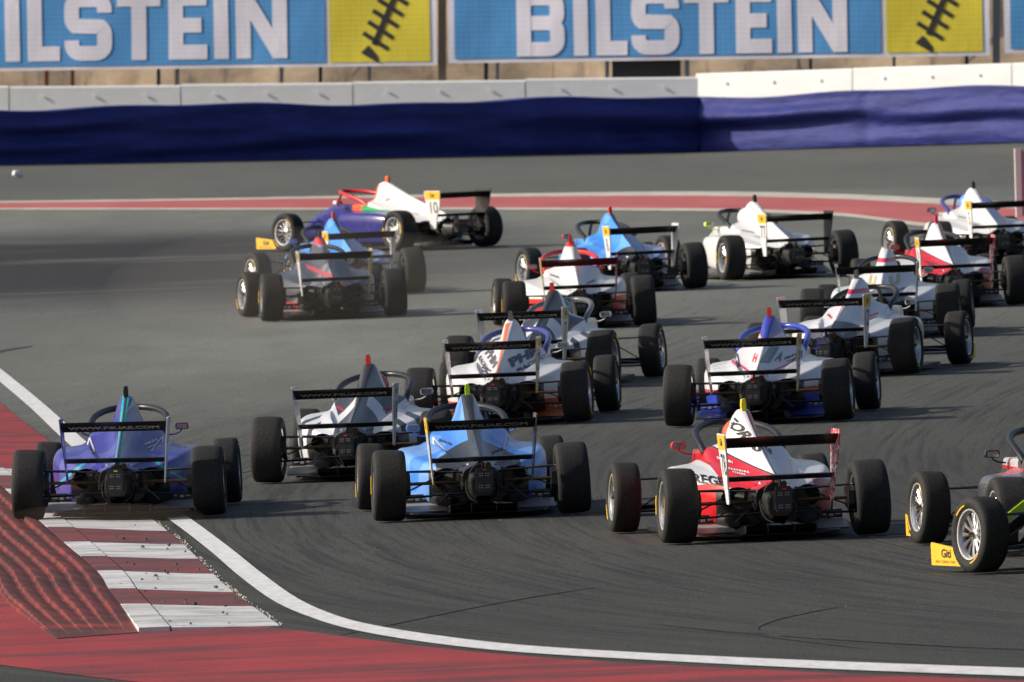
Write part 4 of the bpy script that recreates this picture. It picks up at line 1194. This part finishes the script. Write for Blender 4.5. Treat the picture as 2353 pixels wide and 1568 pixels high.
def cover_cloth():
    m, t, b = new_mat("navy_cover")
    tc = N(t, "ShaderNodeTexCoord"); f = noise(t, mapping(t, tc.outputs["Object"], (.8, .8, 3.5)), 1, 7, .68)
    L(t, mix(t, ramp(t, f, .3, .75), (.018, .025, .135), (.045, .058, .28)), b.inputs["Base Color"])
    b.inputs["Roughness"].default_value = .55; b.inputs["Specular IOR Level"].default_value = .2
    bump(t, b, f, .08, .8); return m
o = link("barrier_cover", MB().grid(rows).mesh("barrier_cover", 70, fix=True), cover_cloth())
tag(o, "long navy blue fabric cover over the tyre barrier below the white wall", "barrier")

def conc(name, c, sc=1.2):
    m, t, b = new_mat(name)
    tc = N(t, "ShaderNodeTexCoord"); f = noise(t, mapping(t, tc.outputs["Object"], (.6, .6, 1.6)), sc, 7, .65); g_ = noise(t, tc.outputs["Object"], 9, 4, .7)
    col = mix(t, ramp(t, f, .3, .75), tuple(v * .84 for v in c), c)
    L(t, mix(t, ramp(t, g_, .66, .78), col, tuple(v * .5 for v in c)), b.inputs["Base Color"]); b.inputs["Roughness"].default_value = .75
    bump(t, b, g_, .01, .4); return m
CONC = conc("painted_concrete", (.80, .81, .79))
wall = bpy.data.objects.new("concrete_wall", None); COL.objects.link(wall); wall.location = (0, 328.5, bz(0))
bpy.context.view_layer.update()
tag(wall, "low white painted concrete wall behind the navy cover", "wall")
def wall_panel(x0, y0, x1, y1, h0):
    L_ = math.hypot(x1 - x0, y1 - y0); a = math.atan2(y1 - y0, x1 - x0)
    mb = MB().prism([(-.20, 0), (.20, 0), (.13, .25), (.10, h0 - .03), (.08, h0), (-.08, h0), (-.10, h0 - .03), (-.13, .25)], .012, L_ - .012, 0)
    for q in (.2, .5, .8): mb.tube([(q * L_, -.115, h0 - .20), (q * L_, -.135, h0 - .20)], .028, 8)
    o = link("wall_panel", mb.mesh("wall_panel", 30), CONC, wall)
    zz = bz((x0 + x1) / 2)
    o.matrix_world = Matrix.Translation((x0, y0, zz)) @ Matrix.Rotation(a, 4, 'Z') @ Matrix.Rotation(-math.atan2(bz(x1) - bz(x0), L_), 4, 'Y')
def back(P, d):
    return [(x + (-.04 if i < 2 else .0) * d, y + d) for i, (x, y) in enumerate(P)]
WP = [(-13.0, 333.7), (-9.6, 333.2)] + back(BAR, .95)[2:]
for (a0, b0), (a1, b1), k in zip(WP, WP[1:], (1, 4, 2, 2)):
    for i in range(k):
        f0, f1 = i / k, (i + 1) / k
        wall_panel(a0 + (a1 - a0) * f0, b0 + (b1 - b0) * f0, a0 + (a1 - a0) * f1, b0 + (b1 - b0) * f1, (1.43 if a0 > 3 else 1.35 + .06 * (i + .5) / 4) + rnd.uniform(-.010, .010))

# earth bank behind the fence
def sand(t, b, uv, pos):
    f = noise(t, mapping(t, pos, (.7, .7, 1.1)), 1, 7, .65); g_ = noise(t, mapping(t, pos, (2.6, .5, .15)), 1, 4, .6)
    c = mix(t, ramp(t, f, .3, .75), (.21, .15, .095), (.56, .43, .29))
    c = mix(t, ramp(t, g_, .56, .72), c, (.13, .10, .08))
    L(t, c, b.inputs["Base Color"]); b.inputs["Roughness"].default_value = .9; bump(t, b, f, .08, .6)
SAND = sheet_mat("sandy_earth", sand)
rows = []
for j in range(12):
    yy = 339 + j * 1.2 if j < 9 else 349 + (j - 8) * 14
    zz = min(7.5, max(0, (j - .5)) * 1.05)
    rows.append([(x, yy + .35 * math.sin(x * .8 + j) + .2 * math.sin(x * 2.1), -.25 + zz + (.22 * math.sin(x * 1.1 + j * 1.7) + .15 * math.sin(x * 2.7 + j) if 0 < j < 9 else 0)) for x in np.arange(-60, 60.1, .8)])
me = MB().grid(rows).mesh("sand_bank", 60)
if sum(p.normal.z for p in me.polygons) < 0: me.flip_normals()
uv_flow(me)
tag(link("earth_bank", me, SAND), kind="structure")

# catch fence posts
GALV = plain("galvanised_post", (.30, .30, .29), .5, .5, .2); DKPOST = plain("dark_post", (.05, .05, .05), .6); RUST = plain("rust_red_post", (.36, .07, .03), .6); TANP = plain("tan_post", (.32, .24, .16), .7)
PXM = 1 / 119.4                          # metres per drawing unit on the fence
def fy(x): return 334.9 - .25 * x            # the fence line
def fx(p): return (p - 1176.5) * PXM
def fz(p): return 5.0 - (p + 250) * PXM
for p, m_, w_, what in [(100, RUST, .07, "rust red fence post at the far left, nearer the frame edge"), (160, RUST, .07, "rust red fence post at the far left, further from the frame edge"),
                        (360, DKPOST, .07, "dark fence post under the T of the left banner"), (403, GALV, .09, "pale fence post under the E of the left banner"),
                        (645, GALV, .08, "pale fence post under the gap after the left N"), (735, DKPOST, .07, "dark fence post under the edge of the left yellow panel"),
                        (848, GALV, .07, "pale fence post under the left spring emblem"), (1016, TANP, .16, "broad tan post in the gap between the two banners"),
                        (1117, DKPOST, .08, "dark fence post under the left end of the right banner"), (1143, GALV, .07, "pale fence post beside the dark one under the right banner"),
                        (1395, GALV, .08, "pale fence post left of the black mesh panel"), (1578, GALV, .09, "pale fence post right of the black mesh panel"),
                        (1860, DKPOST, .06, "dark fence post under the last N of the right banner"), (2050, GALV, .06, "pale fence post below the right yellow panel, nearer the N"),
                        (2215, DKPOST, .07, "dark fence post below the right yellow panel, nearer the frame edge"), (2282, GALV, .14, "broad grey post in the gap at the far right")]:
    x = fx(p)
    o = link("fence_post", MB().box((0, 0, 1.75), (w_, .07, 3.5)).box((0, 0, .02), (w_ + .12, .2, .04)).mesh("fence_post", smooth=False), m_, None, (x, fy(x) + .25, bz(x) - .1))
    tag(o, what, "post", "catch fence posts")
# black mesh panel
o = link("mesh_panel", MB().box((0, 0, 0), (1.32, .03, .55)).box((0, -.02, .25), (1.36, .05, .04)).box((0, -.02, -.25), (1.36, .05, .04)).mesh("mesh_panel", smooth=False), DKPOST, None, (fx(1485), fy(fx(1485)) + .45, fz(165)))
tag(o, "black mesh panel hanging below the right banner", "panel")

# banners
def vinyl(name, c):
    m, t, b = new_mat(name)
    tc = N(t, "ShaderNodeTexCoord")
    wx = N(t, "ShaderNodeTexWave", wave_type='BANDS', bands_direction='X'); wx.inputs["Scale"].default_value = 3.2; wx.inputs["Distortion"].default_value = .6
    wz = N(t, "ShaderNodeTexWave", wave_type='BANDS', bands_direction='Z'); wz.inputs["Scale"].default_value = 3.2; wz.inputs["Distortion"].default_value = .6
    L(t, tc.outputs["Object"], wx.inputs[0]); L(t, tc.outputs["Object"], wz.inputs[0])
    f = noise(t, mapping(t, tc.outputs["Object"], (.8, 1, .35)), 1, 5, .6)
    cc = mix(t, ramp(t, f, .3, .75), tuple(v * .78 for v in c), c)
    cc = mix(t, .04, cc, wx.outputs["Color"], 'OVERLAY'); cc = mix(t, .08, cc, wz.outputs["Color"], 'OVERLAY')
    L(t, cc, b.inputs["Base Color"]); b.inputs["Roughness"].default_value = .55
    bump(t, b, f, .05, .6); return m
V_BLUE = vinyl("banner_blue", (.085, .33, .70)); V_WHITE = vinyl("banner_white", (.84, .82, .92)); V_YEL = vinyl("banner_yellow", (.82, .69, .05)); V_BLK = vinyl("banner_black", (.025, .022, .025))
def wob(x, z): return .020 * math.sin(x * 1.3 + z * .8) + .006 * math.sin(x * 3.1 - z * 2.2)
def strokes(P, w, closed=False):
    """flat band of width w along a polyline, with mitred corners; returns verts, faces in 2d"""
    Q = [Vector(P[0])]
    for p in P[1:]:
        if (Vector(p) - Q[-1]).length < 1e-5: continue
        k = max(1, int((Vector(p) - Q[-1]).length / .12)); a = Q[-1].copy()
        Q += [a + (Vector(p) - a) * (i + 1) / k for i in range(k)]
    P = Q; n = len(P); V, F = [], []
    for i in range(n):
        a = P[i - 1] if (i > 0 or closed) else None; c = P[(i + 1) % n] if (i < n - 1 or closed) else None
        d1 = (P[i] - a).normalized() if a is not None else (c - P[i]).normalized()
        d2 = (c - P[i]).normalized() if c is not None else d1
        t_ = (d1 + d2).normalized(); nn = Vector((-t_.y, t_.x)); k = w / 2 / max(.35, nn.dot(Vector((-d1.y, d1.x))))
        V += [P[i] + nn * k, P[i] - nn * k]
    for i in range(n if closed else n - 1):
        j = (i + 1) % n; F.append((2 * i, 2 * i + 1, 2 * j + 1, 2 * j))
    return V, F
def arcpts(cx, cz, r, a0, a1, n=6): return [(cx + r * math.cos(R(a)), cz + r * math.sin(R(a))) for a in np.linspace(a0, a1, n)]
def letter(ch, w, h, s):
    """2d polylines for block capitals in a box w x h, stroke s"""
    q = s / 2; r = s * .62
    if ch == "I": return [([(w / 2, 0), (w / 2, h)], 0)]
    if ch == "L": return [([(q, h), (q, q), (w, q)], 0)]
    if ch == "T": return [([(0, h - q), (w, h - q)], 0), ([(w / 2, 0), (w / 2, h - s)], 0)]
    if ch == "E": return [([(w, h - q), (q, h - q), (q, q), (w, q)], 0), ([(s, h / 2), (w * .86, h / 2)], 0)]
    if ch == "N": return [([(q, 0), (q, h)], 0), ([(w - q, 0), (w - q, h)], 0), ([(q + .1 * s, h - .35 * s), (w - q - .1 * s, .35 * s)], 0)]
    if ch == "B":
        m = h * .51
        return [([(q, h - q)] + [(w - q - r, h - q)] + arcpts(w - q - r, h - q - r, r, 90, 0)[1:] + arcpts(w - q - r, m + r, r, 0, -90) + [(s, m)], 0),
                ([(w - q - r, m)] + arcpts(w - q - r, m - r, r, 90, 0)[1:] + arcpts(w - q - r, q + r, r, 0, -90) + [(q, q)], 0), ([(q, 0), (q, h)], 0)]
    if ch == "S":
        return [([(w - q, h * .70)] + [(w - q, h - q - r)] + arcpts(w - q - r, h - q - r, r, 0, 90) + arcpts(q + r, h - q - r, r, 90, 180) + [(q, h * .66)] +
                 arcpts(q + r, h * .62, r, 180, 235, 4) + arcpts(w - q - r, h * .385, r, 55, 0, 4) + arcpts(w - q - r, q + r, r, 0, -90) + arcpts(q + r, q + r, r, -90, -180) + [(q, h * .30)], 0)]
def flat_piece(V2, F2, y, th=.006, sub=True):
    n = len(V2)
    V = [(p[0], y + wob(p[0], p[1]), p[1]) for p in V2] + [(p[0], y + wob(p[0], p[1]) + th, p[1]) for p in V2]
    F = [tuple(f) for f in F2] + [tuple(n + i for i in reversed(f)) for f in F2]
    return V, F
def panel(x0, x1, z0, z1, y):
    nx_, nz_ = max(2, int((x1 - x0) / .12)), max(2, int((z1 - z0) / .15))
    return MB().grid([[(x0 + (x1 - x0) * i / nx_, y + wob(x0 + (x1 - x0) * i / nx_, z0 + (z1 - z0) * k / nz_), z0 + (z1 - z0) * k / nz_) for i in range(nx_ + 1)] for k in range(nz_ + 1)])
def banner(label, px0, px1, slope, lettersP, div, yel, zshift, lh=156, ls=34, lb=148, bb=165):
    """drawing units along the fence; the banner hangs on the fence and rises slightly to the right"""
    x0 = fx(px0)
    root = bpy.data.objects.new("banner", None); COL.objects.link(root)
    root.location = (x0, fy(x0), fz(bb)); root.rotation_euler = (0, -math.atan(slope), -math.atan(.25)); root.scale = (1.034, 1, 1)
    tag(root, label, "banner", "sponsor banners on the catch fence")
    U = lambda p: (p - px0) * PXM
    top = (bb + 60) * PXM
    wd = U(px1)
    link("backing", panel(0, wd, 0, top, 0).mesh("backing", 60), V_WHITE, root)
    link("blue_field", panel(14 * PXM, U(div), 9 * PXM, top - .08, -.012).mesh("blue_field", 60), V_BLUE, root)
    if yel:
        link("yellow_field", panel(U(yel[0]), U(yel[1]), 9 * PXM, top - .08, -.012).mesh("yellow_field", 60), V_YEL, root)
        cx = U(yel[0] * .5 + yel[1] * .5) - .03; ang = R(66)
        d = Vector((math.cos(ang), math.sin(ang))); nn = Vector((-d.y, d.x)); base = Vector((cx - .22, .10))
        mb = MB()
        def st(P, w):
            v2, f2 = strokes(P, w); mb.add(*flat_piece(v2, f2, -.024))
        st([base + d * .34, base + d * 2.0], .11)
        for i in range(6):
            c = base + d * (.42 + .235 * i)
            a_, b__ = c + nn * .28 + d * .05, c - nn * .28 - d * .05
            st([a_, b__], .085)
        q = base + d * .16
        v2 = [q + nn * .09 + d * .13, q - nn * .16 + d * .0, q - nn * .20 - d * .12 + Vector((.02, 0)), q + nn * .17 - d * .06]
        mb.add(*flat_piece(v2, [(0, 3, 2, 1)], -.024))
        link("spring_emblem", mb.mesh("spring_emblem", smooth=False), V_BLK, root)
    for ch, a, b_ in lettersP:
        mb = MB()
        for P, cl in letter(ch, (b_ - a) * PXM, lh * PXM, ls * PXM):
            v2, f2 = strokes([(U(a) + p[0], (bb - lb) * PXM + p[1]) for p in P], ls * PXM, cl)
            mb.add(*flat_piece(v2, f2, -.024 - .0015 * len(mb.v) / 40))
        link("letter", mb.mesh("letter", smooth=False), V_WHITE, root)
banner("left blue banner with white capitals and a yellow spring emblem panel", -250, 1000, .015,
       [("B", -112, -14), ("I", 4, 40), ("L", 57, 132), ("S", 143, 253), ("T", 265, 365), ("E", 383, 472), ("I", 488, 522), ("N", 539, 658)], 745, (755, 985), 0, 158, 34, 149, 170)
banner("right blue banner with white capitals and a yellow spring emblem panel", 1031, 2263, .0165,
       [("B", 1188, 1298), ("I", 1319, 1352), ("L", 1370, 1442), ("S", 1451, 1560), ("T", 1571, 1672), ("E", 1688, 1770), ("I", 1783, 1815), ("N", 1829, 1942)], 2018, (2030, 2247), 0, 150, 33, 133, 146)
banner("blue banner just entering at the far right edge", 2300, 3200, .0165, [("B", 2460, 2570)], 2950, (2965, 3185), 0, 150, 33, 133, 120)

# pink board at the right edge, and the white cone-like scrap far left
bx, by = 7.40, 254.7
o = bpy.data.objects.new("marker_board", None); COL.objects.link(o); o.location = (bx, by, gh(bx, by)); o.rotation_euler = (0, R(-1.5), R(4))
link("board", MB().box((.62, 0, .50), (1.1, .05, .96)).mesh("board", smooth=False), plain("faded_pink", (.42, .27, .31), .6), o)
link("edge_strip", MB().box((.02, -.02, .50), (.09, .10, 1.02)).mesh("edge_strip", smooth=False), WHITE, o)
link("foot", MB().box((.6, 0, .015), (.5, .5, .03)).mesh("foot", smooth=False), DKPOST, o)
tag(o, "pale pink board with a white edge at the far right", "board")
sc = MB().lathe([(-.10, .0), (-.095, .045), (-.04, .065), (.03, .06), (.085, .035), (.10, .0)], 10)
o = link("litter_bag", sc.mesh("litter_bag", 60), WHITE, None, (-8.77, 309.0, gh(-8.77, 309) + .075), (R(20), R(12), R(30)))
tag(o, "small white crumpled scrap lying on the far asphalt at left", "litter")

# ------------------------------------------------------------------ dust hanging in the air
def puff(name, loc, rad, dens, col, label):
    rows = []
    for i in range(11):
        th = math.pi * (.001 + .998 * i / 10)
        rows.append([(rad[0] * math.sin(th) * math.cos(a), rad[1] * math.sin(th) * math.sin(a), rad[2] * math.cos(th)) for a in np.linspace(0, 2 * math.pi, 25)[:-1]])
    m, t, b = new_mat(name); t.nodes.remove(b)
    v = N(t, "ShaderNodeVolumePrincipled"); v.inputs["Color"].default_value = rgba(col); v.inputs["Density"].default_value = dens; v.inputs["Anisotropy"].default_value = .2
    L(t, v.outputs[0], t.nodes["Material Output"].inputs["Volume"])
    o = link(name, MB().grid(rows, True).mesh(name, 80), m, None, loc)
    tag(o, label, "dust", kind="stuff")
puff("dust_cloud", (-2.3, 207.5, .25), (2.6, 8., .75), .010, (.62, .57, .50), "thin pale dust trailing round the grey car")
puff("dust_puff", (-3.25, 139.9, -.02), (.80, .7, .10), .07, (.55, .45, .36), "brown dust kicked up under the purple car")
